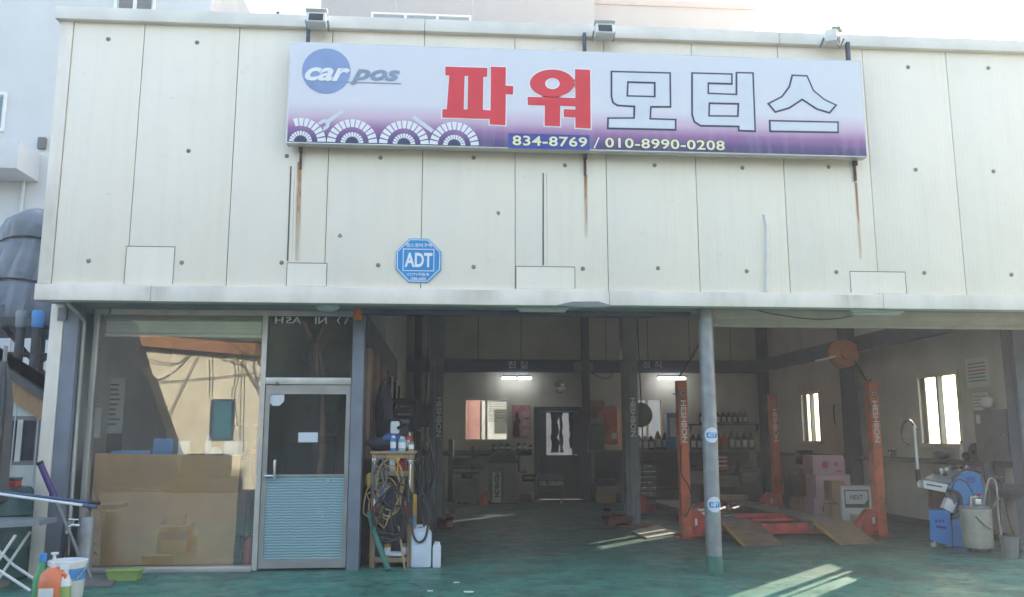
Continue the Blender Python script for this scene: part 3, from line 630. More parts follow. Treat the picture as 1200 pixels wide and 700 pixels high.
# logo: blue ball with slanted wordmark
p = W(382.5, 83.5, YS); q = W(411, 83.5, YS); r = q.x-p.x
lg = sg.part('logo_ball', shape_mb([[(p.x+r*math.cos(6.2832*i/40), p.z+r*math.sin(6.2832*i/40)) for i in range(40)]], YS-.002, 0, .001), 'logo_blue')
a, b = W(358, 86, YS), W(411, 86, YS); sg.part('logo_lettering', text_mb('car', FRONT, (W(384, 86.5, YS).x, YS-.005, W(384, 87.5, YS).z), height=.15, width=b.x-a.x, ext=.001, off=.03, shear=.35), 'white_print', lg)
a, b = W(411, 88, YS), W(469, 88, YS); sg.part('logo_lettering', text_mb('pos', FRONT, ((a.x+b.x)/2, YS-.006, W(440, 91, YS).z), height=.175, width=b.x-a.x, ext=.001, off=.03, shear=.35), 'logo_grey', lg)
sg.part('logo_line', MB().box(W(366, 96, YS).x, W(470, 96, YS).x, YS-.0035, YS-.002, W(400, 97, YS).z, W(400, 96, YS).z+.004), 'logo_grey', lg)
# phone numbers
a, b = W(595.5, 157, YS), W(691, 174.8, YS)
pl = sg.part('number_plate', MB().box(a.x, b.x, YS-.003, YS-.001, W(640, 175, YS).z, W(640, 157.5, YS).z), 'sign_blue')
def numbers(t, x0, x1, yc, par=None):
    a, b = W(x0, yc, YS), W(x1, yc, YS); cx = (a.x+b.x)/2; z = W((x0+x1)/2, yc, YS).z
    o = sg.part('number_outline', text_mb(t, FRONT, (cx, YS-.005, z), height=.125, width=b.x-a.x+.012, ext=.0008, off=.045, space=1.06), 'navy_print', par)  # printed dark outline behind the digits
    sg.part('phone_number', text_mb(t, FRONT, (cx, YS-.008, z), height=.112, width=b.x-a.x, ext=.0008, off=.018, space=1.06), 'yellow_print', par)
numbers('834-8769', 600.5, 688, 166, pl); numbers('010-8990-0208', 709, 849, 169.3)
p = W(699, 168, YS); sg.part('slash', MB().prism([(p.x-.035, YS-.006, p.z-.06), (p.x-.02, YS-.006, p.z-.06), (p.x+.035, YS-.006, p.z+.065), (p.x+.02, YS-.006, p.z+.065)], (0, .002, 0)), 'white_print')
# half tyre wheels along the foot of the sign
for i, (cx, cy) in enumerate(((130,228),(420,233),(712,238),(995,243))):
    p = W(325+cx/4.8, 120+cy/4.8, YS); R_ = .27; z0 = SZ0+.014
    hub = sg.part('wheel_print', shape_mb([[(max(SX0+.014, p.x+R_*1.02*math.cos(math.pi*k/24)), z0+R_*1.02*math.sin(math.pi*k/24)) for k in range(25)]], YS-.0015, 0, .0005), 'sign_face')
    for r0, r1, n in ((.175, .262, 13), (.07, .118, 11)):
        for k in range(n):
            t0, t1 = math.pi*(k+.12)/n, math.pi*(k+.88)/n
            q = [(p.x+rr*math.cos(t), z0+rr*math.sin(t)) for rr, t in ((r0, t0), (r1, t0), (r1, t1), (r0, t1))]
            if min(v[0] for v in q) < SX0+.014: continue
            sg.part('tread_block', MB().prism([(x, YS-.003, z) for x, z in q], (0, .001, 0)), 'white_print', hub, smooth=False)
    d = .001
    sg.part('rim_print', shape_mb([[(max(SX0+.014, p.x+.06*math.cos(math.pi*k/16)), z0+.06*math.sin(math.pi*k/16)) for k in range(17)]], YS-.003, 0, .0005), 'navy_print', hub)
def wrench(x0, y0, x1, y1, open_end):
    a, b = W(x0, y0, YS), W(x1, y1, YS); d = (b-a).normalized(); n = Vector((-d.z, 0, d.x)); pts = []
    hw = .022
    o = [(a+n*hw), (b+n*hw), (b-n*hw), (a-n*hw)]
    if open_end: o = [a+n*.055-d*.05, a+n*.055+d*.02, a+n*hw+d*.06, b+n*hw, b-n*hw, a-n*hw+d*.06, a-n*.055+d*.02, a-n*.055-d*.05, a-n*.02-d*.03, a-n*.02+d*.015, a+n*.02+d*.015, a+n*.02-d*.03]
    sg.part('wrench_print', shape_mb([[(v.x, v.z) for v in o]], YS-.0025, 0, .0005), 'pale_print')
wrench(380, 146, 402, 130, True); wrench(507, 154, 484, 137, False)

# blue octagonal alarm sign
p = W(490.5, 305.5, -.01); R_ = .255
octa = lambda r, y: [(p.x+r*math.cos(rad(22.5+45*i)), y, p.z+r*math.sin(rad(22.5+45*i))) for i in range(8)]
al = Thing('alarm_sign', (p.x, -.012, p.z), 'blue octagonal alarm company sign on the cream panels below the signboard', 'sign')
pl = al.part('plate', MB().prism(octa(R_, -.016), (0, .012, 0)), 'sticker')
def ring(r0, r1, y):
    mb = MB(); a, b = octa(r0, y), octa(r1, y)
    for i in range(8): mb.prism([a[i], a[(i+1) % 8], b[(i+1) % 8], b[i]], (0, -.001, 0))
    return mb
al.part('border_line', ring(.245, .236, -.0165), 'white_print')
def lines(x0, x1, z0, z1, t, y): return MB().box(x0, x1, y-.001, y, z0, z0+t).box(x0, x1, y-.001, y, z1-t, z1).box(x0, x0+t, y-.001, y, z0+t, z1-t).box(x1-t, x1, y-.001, y, z0+t, z1-t)
al.part('frame_line', lines(p.x-.165, p.x+.165, p.z-.115, p.z+.125, .008, -.0165), 'white_print')
al.part('lettering', text_mb('ADT', FRONT, (p.x, -.0185, p.z+.005), height=.155, width=.29, ext=.001, off=.03), 'white_print')
al.part('caption', text_mb('캡스경비구역', FRONT, (p.x, -.0185, p.z+.163), height=.042, width=.27, ext=.0006, off=.012), 'white_print')
al.part('caption', text_mb('CCTV작동중', FRONT, (p.x, -.0185, p.z-.15), height=.034, width=.23, ext=.0006, off=.012), 'white_print')
al.part('caption', text_mb('1588-6400', FRONT, (p.x, -.0185, p.z-.197), height=.03, width=.16, ext=.0006, off=.012), 'white_print')

# floodlights on the parapet
def floodlight(px, py, label, wd=.21, swap=False):
    p = W(px, py, -.22); q = W(px, py+9, -.1)
    t = Thing('floodlight', (p.x, -.15, ZT+.14), label, 'floodlight', 'floodlights on the parapet')
    M = Matrix.Translation((p.x, -.22, p.z)) @ Matrix.Rotation(rad(-18 if not swap else 8), 4, 'X') @ Matrix.Rotation(rad(0 if not swap else 55), 4, 'Z')
    mb = MB(); mb.M = M; t.part('housing', mb.box(-wd/2, wd/2, -.04, .09, -.065, .075, .02), 'white')
    mb = MB(); mb.M = M; t.part('lens', mb.box(-wd/2+.03, wd/2-.03, -.047, -.041, -.05, .04), 'window_dark')
    mb = MB(); mb.M = M; t.part('hood', mb.box(-wd/2-.01, wd/2+.01, -.075, .02, .078, .09, .004), 'white')
    t.part('bracket', MB().tube([(p.x-wd/2-.012, -.2, p.z), (p.x-wd/2-.012, -.1, p.z-.06), (p.x, -.06, ZT+.15), (p.x+wd/2+.012, -.1, p.z-.06), (p.x+wd/2+.012, -.2, p.z)], .01, 6), 'galv')
    t.part('cable', MB().tube(wiggle([(p.x, -.14, p.z+.02), (p.x+.06, -.05, p.z+.1), (p.x+.07, .02, ZT+.2), (p.x+.05, .1, ZT+.145)], 3), .006, 5), 'hose')
floodlight(371, 23, 'white floodlight above the left end of the signboard')
floodlight(708.5, 36, 'white floodlight above the middle of the signboard')
floodlight(978, 44, 'white floodlight turned sideways above the right end of the signboard', .21, True)
p = W(326, 18, .1)
single('aerial_rod', MB().tube([W(303, 17.5, .15), W(351, 19.5, .15)], .008, 6).tube([W(325, 19, .15), W(326.5, 14.5, .15)], .022, 6).tube([W(323, 19, .15), W(323, 24, .15)], .008, 6), 'charcoal', 'thin dark aerial rod lying above the parapet left of the floodlight', 'aerial')

# ------------------------------------------------------------------ buildings behind
def bwindow(t, x0, x1, z0, z1, y, panes, gl='window_dark'):
    fr = t.part('window', MB().box(x0-.08, x1+.08, y-.05, y, z1, z1+.08).box(x0-.08, x1+.08, y-.08, y, z0-.08, z0).box(x0-.08, x0, y-.05, y, z0, z1).box(x1, x1+.08, y-.05, y, z0, z1), 'white')
    for i in range(panes):
        a, b = x0+(x1-x0)*i/panes, x0+(x1-x0)*(i+1)/panes
        t.part('pane', MB().box(a+.05, b-.05, y-.02, y-.005, z0+.04, z1-.04), gl, fr)
        if i: t.part('mullion', MB().box(a-.05, a+.05, y-.045, y-.002, z0, z1), 'white', fr)
YA = 14.0
t = Thing('apartment_building', (-8, 18, 0), 'pale grey rendered apartment block rising behind the left end of the shop', 'building')
xr = W(247, 10, YA).x
t.part('wall', MB().box(-26, xr, YA, YA+.3, 0, 15.5), 'render_white', smooth=False)
xr2 = WX(297, 10, 0)
pe = W(299, 17, 19.0)
t.part('side_wall', MB().prism([(xr+.002, YA+.02, 0), (pe.x, 19.0, 0), (pe.x-.3, 19.0, 0), (xr-.3, YA+.31, 0)], (0, 0, 15.5)), 'render_side', smooth=False)
t.part('roof', MB().box(-26, xr, YA+.31, 22, 15, 15.5), 'render_side', smooth=False)
a, b = W(137, 12, YA), W(180, 2, YA); bwindow(t, a.x, b.x, a.z, b.z+.6, YA, 2)
a, b = W(-60, 150, YA), W(6, 112, YA); bwindow(t, a.x, b.x, a.z, b.z, YA, 3, 'window_teal')
a, b = W(-90, 195, YA-1.2), W(22, 170, YA-1.2); t.part('balcony', MB().box(a.x, b.x, YA-1.2, YA-.002, a.z, b.z+.15, .03), 'render_white')
p = W(50.5, 169, YA); t.part('wall_box', MB().box(p.x-.1, p.x+.1, YA-.12, YA-.002, p.z-.16, p.z+.16, .02), 'charcoal')
a, b = W(29, 190, YA-.1), W(22, 260, YA-.1); t.part('rain_pipe', MB().tube([(a.x, YA-.06, a.z), (a.x, YA-.06, 0)], .05, 8), 'render_white')
YM = 23.0
t = Thing('apartment_building', (8, 27, 0), 'grey beige apartment block directly behind the signboard', 'building')
x0, x1, x2 = W(375.5, 20, YM).x, W(697, 20, YM).x, W(883.5, 30, YM+1.5).x
t.part('wall', MB().box(x0, x1, YM, YM+9, 0, 20), 'render_beige', smooth=False)
t.part('wing', MB().box(x1-.5, x2, YM+1.5, YM+9, 0, 20), 'render_beige', smooth=False)
a, b = W(800, 9.5, YM+1.5), W(800, 2, YM+1.5); t.part('band', MB().box(x1+.002, x2+.12, YM+1.38, YM+1.5, a.z, b.z, .02), 'pink_band')
t.part('rain_pipe', MB().tube([(x1+.12, YM+1.4, 0), (x1+.12, YM+1.4, 20)], .06, 8), 'render_side')
a, b = W(437, 29, YM), W(550, 21, YM); bwindow(t, a.x, b.x, a.z-1.0, b.z, YM, 3, 'window_teal')
a, b = W(644, 34, YM), W(665, 32, YM); t.part('vent_slot', MB().box(a.x, b.x, YM-.05, YM-.002, a.z, b.z), 'charcoal')
for px in (463, 553): t.part('paint_crack', MB().prism([(W(px+dx, py, YM).x, YM-.006, W(px+dx, py, YM).z) for dx, py in ((0, 0), (1, 0), (2.2, 10), (1.2, 22), (.4, 22), (1.2, 10))], (0, .003, 0)), 'render_side')

# things seen through the back windows
t = Thing('parked_truck', (5.0, 15.5, 0), 'faded pink box truck seen through the left back window', 'truck')
t.part('cargo_box', MB().box(2.2, 5.2, 14.6, 16.8, .8, 2.9, .06), 'pink_wall'); t.part('cab', MB().prism([(5.25, 14.7, .6), (7.0, 14.7, .6), (7.0, 14.7, 1.5), (6.5, 14.7, 2.35), (5.25, 14.7, 2.4)], (0, 2.0, 0)), 'white'); t.part('cab_window', MB().prism([(5.6, 14.68, 1.5), (6.6, 14.68, 1.5), (6.3, 14.68, 2.15), (5.6, 14.68, 2.15)], (0, .019, 0)), 'window_dark')
for k in range(6): t.part('box_rib', MB().box(2.4+.5*k, 2.46+.5*k, 14.56, 14.599, .85, 2.85), 'pink_wall')
for x in (3.0, 6.3): w_ = t.part('wheel', MB().lathe((x, 14.75, .42), [(.42, 0), (.42, -.25)], 20, 'y'), 'black'); t.part('rim', MB().lathe((x, 14.74, .42), [(.22, 0), (.22, .02)], 16, 'y'), 'silver', w_)
t.part('chassis', MB().box(2.3, 6.9, 14.8, 16.6, .5, .79), 'charcoal')
# ------------------------------------------------------------------ left neighbour: shed, covered tank on its stand
YN = 1.15
sh = Thing('shed', (-1.5, YN, 0), 'low pale shed with sloping brown fascia at the left edge beside the shop', 'shed')
e0, e1 = W(-40, 398, YN), W(66, 470, YN); e1z = e1.z; sl = (e1.z-e0.z)/(e1.x-e0.x)
XSH = .07
zs = lambda x: e0.z+(x-e0.x)*sl
sx0 = -4.5; wo = (W(9, 491, YN).x, W(44, 491, YN).x, W(25, 541, YN).z, W(25, 492, YN).z)
mbw = wall(sx0, XSH, 0, 1.9, [wo], lambda mb, a, b, c, d: mb.box(a, b, YN, YN+.05, c, d))
mbw.prism([(sx0, YN, 1.9), (XSH, YN, 1.9), (XSH, YN, zs(XSH)-.02), (sx0, YN, zs(sx0)-.02)], (0, .05, 0))
sh.part('wall', mbw, 'shed_wall', smooth=False)
d0 = W(20, 432, YN).z-W(20, 417, YN).z
sh.part('fascia', MB().prism([(sx0, YN-.06, zs(sx0)-.30), (XSH, YN-.06, zs(XSH)-.30), (XSH, YN-.06, zs(XSH)-.07), (sx0, YN-.06, zs(sx0)-.07)], (0, .055, 0)), 'brown_fascia')
sh.part('roof_edge', MB().prism([(sx0, YN-.12, zs(sx0)-.068), (XSH, YN-.12, zs(XSH)-.068), (XSH, YN-.12, zs(XSH)+.03), (sx0, YN-.12, zs(sx0)+.03)], (0, .18, 0)), 'charcoal')
fr = sh.part('window', lines(wo[0]-.04, wo[1]+.04, wo[2]-.04, wo[3]+.04, .05, YN-.001), 'alu_dark')
sh.part('pane', MB().box(wo[0], wo[1], YN+.02, YN+.026, wo[2], wo[3]), 'window_dark', fr); xm = (wo[0]*.55+wo[1]*.45)
sh.part('mullion', MB().box(xm-.03, xm+.03, YN-.01, YN+.019, wo[2], wo[3]), 'alu', fr)
for x in [W(20, 470, YN).x, W(-10, 470, YN).x, W(47, 470, YN).x]: sh.part('sheet_seam', MB().box(x-.006, x+.006, YN-.006, YN-.0005, 0, zs(x)-.31), 'shed_wall')
sh.part('inner_wall', MB().box(sx0, XSH, 2.2, 2.25, 0, 1.8), 'charcoal', smooth=False)
# tarpaulin-covered tank
YT = 2.6
t = Thing('covered_tank', (W(22, 300, YT).x, YT, 0), 'tank wrapped in blue grey tarpaulin on a steel stand left of the facade', 'tank')
tx0, tx1 = W(-30, 300, YT).x, W(52, 300, YT).x; cx = (tx0+tx1)/2; tz = [W(20, y, YT).z for y in (372, 330, 278, 243, 238)]
mb = MB(); n = 96; vs_ = []
prof_ = [(tz[0]-.10, 1.16), (tz[0], 1.2), (tz[0]+.12, 1.17), ((tz[0]+tz[1])/2, 1.12), (tz[1]-.06, 1.04), (tz[1], 1.0), (tz[1]+.06, 1.02), (tz[1]+.2, .98), ((tz[1]+tz[2])/2, .92), (tz[2]-.08, .82), (tz[2], .78), (tz[2]+.05, .80), (tz[2]+.15, .81), (tz[3]-.2, .80), (tz[3]-.08, .74), (tz[3]-.01, .60), (tz[4], .3)]
for i, (z, r) in enumerate(prof_):
    tie = min(abs(z-tz[1]), abs(z-tz[2])); f = min(1, .25+tie*3.5)*(1 if i < 14 else .4)
    for j in range(n):
        a = 6.2832*j/n; w1_ = abs(math.sin(a*6.5+.9*math.sin(z*2.1)+.4*math.sin(3*a)))**.6; w2_ = abs(math.sin(a*10.3+1.7*z+math.sin(5*a)))
        k = 1+f*(.11*(w1_-.6)+.05*(w2_-.5))+random.uniform(-.008, .008)
        vs_.append((cx+.12*(z-tz[0])+r*k*.62*math.cos(a), YT+.5+r*k*.55*math.sin(a), z+f*(.05*math.sin(a*4+2*z)+.03*math.sin(a*9-z*3))))
fs_ = [(i*n+j, i*n+(j+1) % n, (i+1)*n+(j+1) % n, (i+1)*n+j) for i in range(len(prof_)-1) for j in range(n)]+[tuple(range(n-1, -1, -1)), tuple((len(prof_)-1)*n+j for j in range(n))]
mb.add(vs_, fs_)
t.part('tarpaulin', mb, 'tarp')
for z, r in ((tz[1], 1.03), (tz[2], .81)):
    t.part('rope', MB().tube([(cx+.12*(z-tz[0])+r*.64*math.cos(a), YT+.5+r*.57*math.sin(a), z+.03*math.sin(3*a)) for a in [6.2832*i/24 for i in range(25)]], .012, 5), 'hose')
for px, q in ((23, 'charcoal'), (42, 'charcoal')):
    x = W(px, 400, YT-.2).x; t.part('leg', MB().tube([(x, YT-.2, 0), (x, YT-.2, tz[0]+.02)], .055, 10), q)
    z = W(px, 375, YT-.2).z; t.part('pipe_collar', MB().lathe((x, YT-.2, z-.1), [(.07, 0), (.075, .04), (.075, .2), (.06, .22)], 12), 'blue_box' if px == 42 else 'grey_paint')
x = W(50, 400, YT+.8).x; t.part('leg', MB().tube([(x, YT+.8, 0), (x, YT+.8, tz[0])], .04, 8), 'charcoal')
t.part('platform', MB().box(tx0-.2, tx1+.05, YT-.25, YT+1.2, tz[0]-.14, tz[0]-.03), 'charcoal')
t.part('cross_brace', MB().tube([W(-5, 372, YT), W(62, 450, YT)], .03, 6), 'rust'); t.part('cross_brace', MB().tube([W(-5, 415, YT), W(66, 417, YT)], .035, 6), 'charcoal')
t.part('cross_brace', MB().tube([W(40, 430, YT), W(68, 410, YT)], .025, 6), 'rust')

# ------------------------------------------------------------------ across the lane (mirrored in the office glass)
YD = -14.0; YV = 2*YO-YD                    # where that wall appears behind the glass
def V(x, y): p = W(x, y, YV); return p.x, p.z
xL, xR = -14, V(309, 420)[0]
za, zb = V(155, 405), V(309, 418); s1 = (zb[1]-za[1])/(zb[0]-za[0]); fz = lambda x: za[1]+(x-za[0])*s1
op = Thing('workshop_across_lane', (-5, YD-2, 0), 'cream walled workshop with orange brown fascia mirrored in the office window', 'building')
op.part('wall', MB().prism([(xL, YD, 0), (xR, YD, 0), (xR, YD, fz(xR)), (xL, YD, fz(xL))], (0, -.3, 0)).prism([(xR-.3, YD-.302, 0), (xR-.02, YD-.302, 0), (xR-2.5, YD-6, 0), (xR-2.8, YD-6, 0)], (0, 0, 2.5)), 'opp_wall', smooth=False)
op.part('fascia', MB().prism([(xL, YD+.3, fz(xL)-.02), (xR+.1, YD+.3, fz(xR)-.02), (xR+.1, YD+.3, fz(xR)+.33), (xL, YD+.3, fz(xL)+.26)], (0, -.25, 0)), 'opp_fascia')
op.part('roof', MB().prism([(xL, YD+.35, fz(xL)+.262), (xR+.15, YD+.35, fz(xR)+.335), (xR+.15, YD+.35, fz(xR)+.4), (xL, YD+.35, fz(xL)+.33)], (-2.6, -6.5, 0)), 'charcoal')
a = V(249, 468); b = V(274, 516); fr = op.part('window', lines(a[0], b[0], b[1], a[1], .07, YD+.05), 'steel_navy'); op.part('pane', MB().box(a[0]+.07, b[0]-.07, YD+.02, YD+.03, b[1]+.07, a[1]-.07), 'window_teal', fr)
for pts in (((150, 412), (185, 424), (200, 426), (214, 425), (225, 413)), ((165, 448), (190, 445), (210, 433), (228, 414)), ((184, 528), (205, 480), (235, 418)), ((278, 418), (281, 440), (276, 465), (280, 500)), ((292, 405), (288, 440), (286, 530)), ((250, 420), (251, 440), (250, 466)), ((190, 448), (240, 444), (300, 438))):
    q = [V(*v) for v in pts]; op.part('cable', MB().tube(wiggle([(x, YD+.12, z) for x, z in q], 3), .013, 5), 'hose')
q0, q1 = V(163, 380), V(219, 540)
single('shadow_block', MB().prism([(-13, YD+.9, 0), (q1[0]+.25, YD+.9, 0), (q1[0], YD+.9, q1[1]), (q0[0]+.62, YD+.9, V(183, 444)[1]), (q0[0]+.5, YD+.9, V(183, 440)[1]), (q0[0], YD+.9, q0[1]), (-13, YD+.9, q0[1]+.3)], (0, -.8, 0)), 'black', 'added black block shaped as the diagonal wall shadow, mirrored at the left of the office glass', 'shadow block')  # black block added for the diagonal shadow on the mirrored wall
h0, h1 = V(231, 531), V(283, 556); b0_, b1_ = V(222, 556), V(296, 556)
single('silhouette_block', MB().box(h0[0], h1[0], YD+1.0, YD+1.5, h1[1]-.05, h0[1], .12).box(b0_[0], b1_[0], YD+.95, YD+1.55, 0, h1[1], .15), 'black', 'added black block giving the seat-like silhouette mirrored low in the office glass', 'silhouette block')  # black block added to make the dark silhouette in the reflection

def leaf_crown(c, rx, ry, rz, n, size):
    mb = MB(); lobes = [(Vector((random.uniform(-.6, .6)*rx, random.uniform(-.6, .6)*ry, random.uniform(-.7, .75)*rz)), random.uniform(.35, .6)) for _ in range(14)]
    for _ in range(n):
        l, s = random.choice(lobes); d = Vector((random.gauss(0, 1), random.gauss(0, 1), random.gauss(0, 1))).normalized()*random.uniform(.55, 1.0)
        p = Vector(c)+l+Vector((d.x*rx*s, d.y*ry*s, d.z*rz*s)); a = Vector((random.gauss(0, 1), random.gauss(0, 1), random.gauss(0, .6))).normalized(); b = a.orthogonal().normalized(); k = size*random.uniform(.6, 1.3)
        mb.quad(p-a*k, p-b*k*.5, p+a*k, p+b*k*.5)
    return mb
for i, (x, y, h, lab) in enumerate(((1.4, -17, 7.0, 'dark evergreen tree nearest the cream workshop across the lane'), (4.6, -18, 8.0, 'tallest dark evergreen tree across the lane'),
                                    (8.0, -17, 6.5, 'dark evergreen tree right of the tallest one across the lane'), (11.5, -18, 7.2, 'rightmost dark evergreen tree across the lane'))):
    t = Thing('evergreen_tree', (x, y, 0), lab, 'tree', 'evergreen trees across the lane')
    tr = MB().tube([(x, y, 0), (x+.1, y, h*.4), (x-.05, y+.1, h*.85)], .2, 8, r1=.05)
    for k in range(6): a = k*1.05; tr.tube([(x, y, h*(.25+.08*k)), (x+1.2*math.cos(a), y+1.2*math.sin(a), h*(.4+.08*k))], .06, 5, r1=.02)
    t.part('trunk', tr, 'bark'); t.part('crown', leaf_crown((x, y, h*.55), 1.9, 1.7, h*.47, 2600, .26), 'leaf', smooth=False)
bx_, by_ = V(372, 440)[0]+.3, YD+1.5
t = Thing('bare_tree', (bx_, by_, 0), 'bare leafless tree mirrored in the glass above the office door', 'tree')
mb = MB()
def branch(p, d, L, r, depth):
    q = p+d*L; mb.tube([p, p.lerp(q, .5)+Vector((random.uniform(-.05, .05)*L, random.uniform(-.05, .05)*L, 0)), q], r, 5, r1=r*.6)
    if depth:
        for k in range(3):
            nd = (d+Vector((random.uniform(-.8, .8), random.uniform(-.6, .6), random.uniform(-.1, .5)))).normalized(); branch(q, nd, L*random.uniform(.6, .8), r*.58, depth-1)
branch(Vector((bx_, by_, 0)), Vector((.02, 0, 1)), 2.3, .13, 5); t.part('trunk', mb, 'bark')

mb = MB(); nx = 40
for i in range(nx):
    x0, x1 = -60+3*i, -57+3*i; f = lambda x: 11+1.6*math.sin(x*.35)+1.1*math.sin(x*.9+1)+.6*math.sin(x*2.3)
    mb.quad((x0, -24, 0), (x1, -24, 0), (x1, -30, f(x1)*.75), (x0, -30, f(x0)*.75)); mb.quad((x0, -30, f(x0)*.75), (x1, -30, f(x1)*.75), (x1, -40, f(x1)), (x0, -40, f(x0)))
struct('sky_block_hill', mb, 'leaf')  # unseen hill added to keep bright sky out of the glass reflections

# ------------------------------------------------------------------ inside the office, behind the glass
YG = YO+.10
single('brown_board', MB().prism([(OX0+.07, YG, .06), (W(279, 600, YG).x-.03, YG, .06), (W(279, 600, YG).x, YG, 1.205), (OX0+.07, YG, 1.235)], (0, .018, 0)), 'plywood', 'brown board standing behind the lower office glass', 'board')
t = Thing('office_counter', (1.3, 1.3, 0), 'dark office counter behind the brown board', 'counter')
t.part('top', MB().box(.5, 2.15, 1.0, 1.6, 1.16, 1.2, .005), 'charcoal')
for x in (.52, 2.08): t.part('side_panel', MB().box(x, x+.04, 1.02, 1.58, .004, 1.159), 'charcoal')
def carton(px0, px1, py0, py1, Y, z, d, mat, label, nm='box', cat='box', group=None, tape=True, rot=0, strip='card'):
    a, b = W(px0, py1, Y), W(px1, py0, Y); h = W((px0+px1)/2, py0, Y).z-W((px0+px1)/2, py1, Y).z; cx = (a.x+b.x)/2
    t = Thing(nm, (cx, Y+d/2, z), label, cat, group); wd = b.x-a.x
    M = Matrix.Translation((cx, Y+d/2, z)) @ Matrix.Rotation(rot, 4, 'Z')
    m_ = MB(); m_.M = M; t.part('body', m_.box(-wd/2, wd/2, -d/2, d/2, 0, h, .006), mat)
    m_ = MB(); m_.M = M; t.part('tape', m_.box(-wd/2-.001, wd/2+.001, -.03, .03, h, h+.0015), strip)
    return t, M, wd, h
carton(179, 203, 511, 531, 1.05, 1.2, .22, 'blue_box', 'upright blue box on the counter behind the office glass', strip='white_print')
carton(130, 176, 525, 531, 1.05, 1.2, .25, 'blue_box', 'flat blue package lying on the counter behind the office glass', strip='pale_print')
carton(208, 222, 514, 531, 1.08, 1.2, .1, 'paper', 'white carton standing right of the upright blue box', strip='pale_print')
carton(262, 285, 514, 531, 1.05, 1.2, .14, 'pale_print', 'pale blue and white tissue box on the counter', strip='blue_box')
p = W(244, 531, 1.12); single('water_bottle', MB().lathe((p.x, 1.12, 1.2), [(.035, 0), (.04, .01), (.04, .14), (.016, .2), (.016, .23)], 14), 'jug', 'clear plastic bottle between the boxes on the counter', 'bottle')
p = W(252, 531, 1.12); single('crumpled_bag', MB().lathe((p.x-.01, 1.16, 1.2), [(.06, 0), (.08, .02), (.07, .06), (.04, .09), (.01, .1)], 9), 'white', 'crumpled white bag beside the clear bottle on the counter', 'bag')
t = Thing('monitor', (W(288, 540, 1.15).x, 1.15, 1.2), 'black monitor at the right end of the office counter', 'monitor')
a, b = W(274, 531, 1.2), W(302, 508, 1.2)
t.part('screen', MB().box(a.x, b.x, 1.18, 1.22, 1.27, 1.27+.27, .01), 'black_gloss'); t.part('stand', MB().box((a.x+b.x)/2-.03, (a.x+b.x)/2+.03, 1.2, 1.24, 1.2, 1.28).box((a.x+b.x)/2-.1, (a.x+b.x)/2+.1, 1.1, 1.3, 1.2, 1.212), 'black_gloss')
p = W(291, 663, .95)
t = Thing('fire_extinguisher', (p.x, .95, .004), 'red fire extinguisher on the office floor beside the door frame', 'fire extinguisher')
t.part('cylinder', MB().lathe((p.x, .95, .004), [(.055, 0), (.06, .02), (.06, .26), (.045, .31), (.02, .33)], 18), 'red')
t.part('valve', MB().lathe((p.x, .95, .334), [(.018, 0), (.018, .04)], 10).box(p.x-.015, p.x+.08, .94, .96, .37, .385, .003).box(p.x-.015, p.x+.07, .94, .96, .40, .412, .003), 'black_gloss')
t.part('hose', MB().tube(wiggle([(p.x-.02, .95, .35), (p.x-.09, .94, .32), (p.x-.085, .93, .2), (p.x-.08, .93, .1)], 3), .01, 6), 'hose')
# notice board and sheets on a dark stand behind the glass at the left
YK = 1.9
single('notice_board', MB().box(W(92, 400, YK).x-.3, W(150, 400, YK).x, YK, YK+.03, .9, W(120, 443, YK).z, .005), 'charcoal', 'dark notice panel behind the left office glass', 'panel')
def sheet(px0, py0, px1, py1, Y, label, nm='notice_sheet', mat='paper', rows=6, blob=None):
    a, b = W(px0, py0, Y), W(px1, py1, Y); t = Thing(nm, ((a.x+b.x)/2, Y, b.z), label, 'notice')
    t.part('sheet', MB().box(a.x, b.x, Y-.004, Y-.001, b.z, a.z), mat); h = a.z-b.z; wd = b.x-a.x
    for i in range(rows):
        z = a.z-h*(.12+.8*i/rows); t.part('print_line', MB().box(a.x+wd*.1, b.x-wd*random.uniform(.1, .35), Y-.0055, Y-.0045, z-h*.02, z+h*.012), 'charcoal')
    if blob: t.part('print_picture', shape_mb([[(a.x+wd*u, b.z+h*v) for u, v in blob]], Y-.006, 0, .0005), 'blue_box')
    return t
sheet(121, 443, 143, 508, YK, 'tall white price sheet on the dark notice panel', rows=9)
sheet(99, 421, 107, 452, YK+.05, 'small white sheet above the notice panel, left of two', rows=4); sheet(113, 424, 121, 454, YK+.05, 'small white sheet above the notice panel, right of two', rows=4)
sheet(92, 478, 117, 513, 1.3, 'white poster with a blue drawing low behind the left office glass', rows=0, blob=((.3, .75), (.55, .9), (.7, .6), (.5, .5), (.65, .35), (.35, .3), (.2, .5)))
p = W(106, 470, 1.28); mb = MB()
for i in range(14): a = random.uniform(0, 6.28); mb.tube([(p.x, 1.27, p.z-.02), (p.x+.12*math.cos(a), 1.26+random.uniform(-.03, .02), p.z+.10*math.sin(a))], .018, 5, r1=.004)
mb.tube(wiggle([(p.x-.03, 1.27, p.z), (p.x-.09, 1.27, p.z-.15), (p.x-.08, 1.27, p.z-.32), (p.x-.1, 1.27, p.z-.42)], 3), .022, 6)
single('pinwheel_flower', mb, 'magenta', 'pink paper flower hanging above the blue-drawing poster', 'flower')
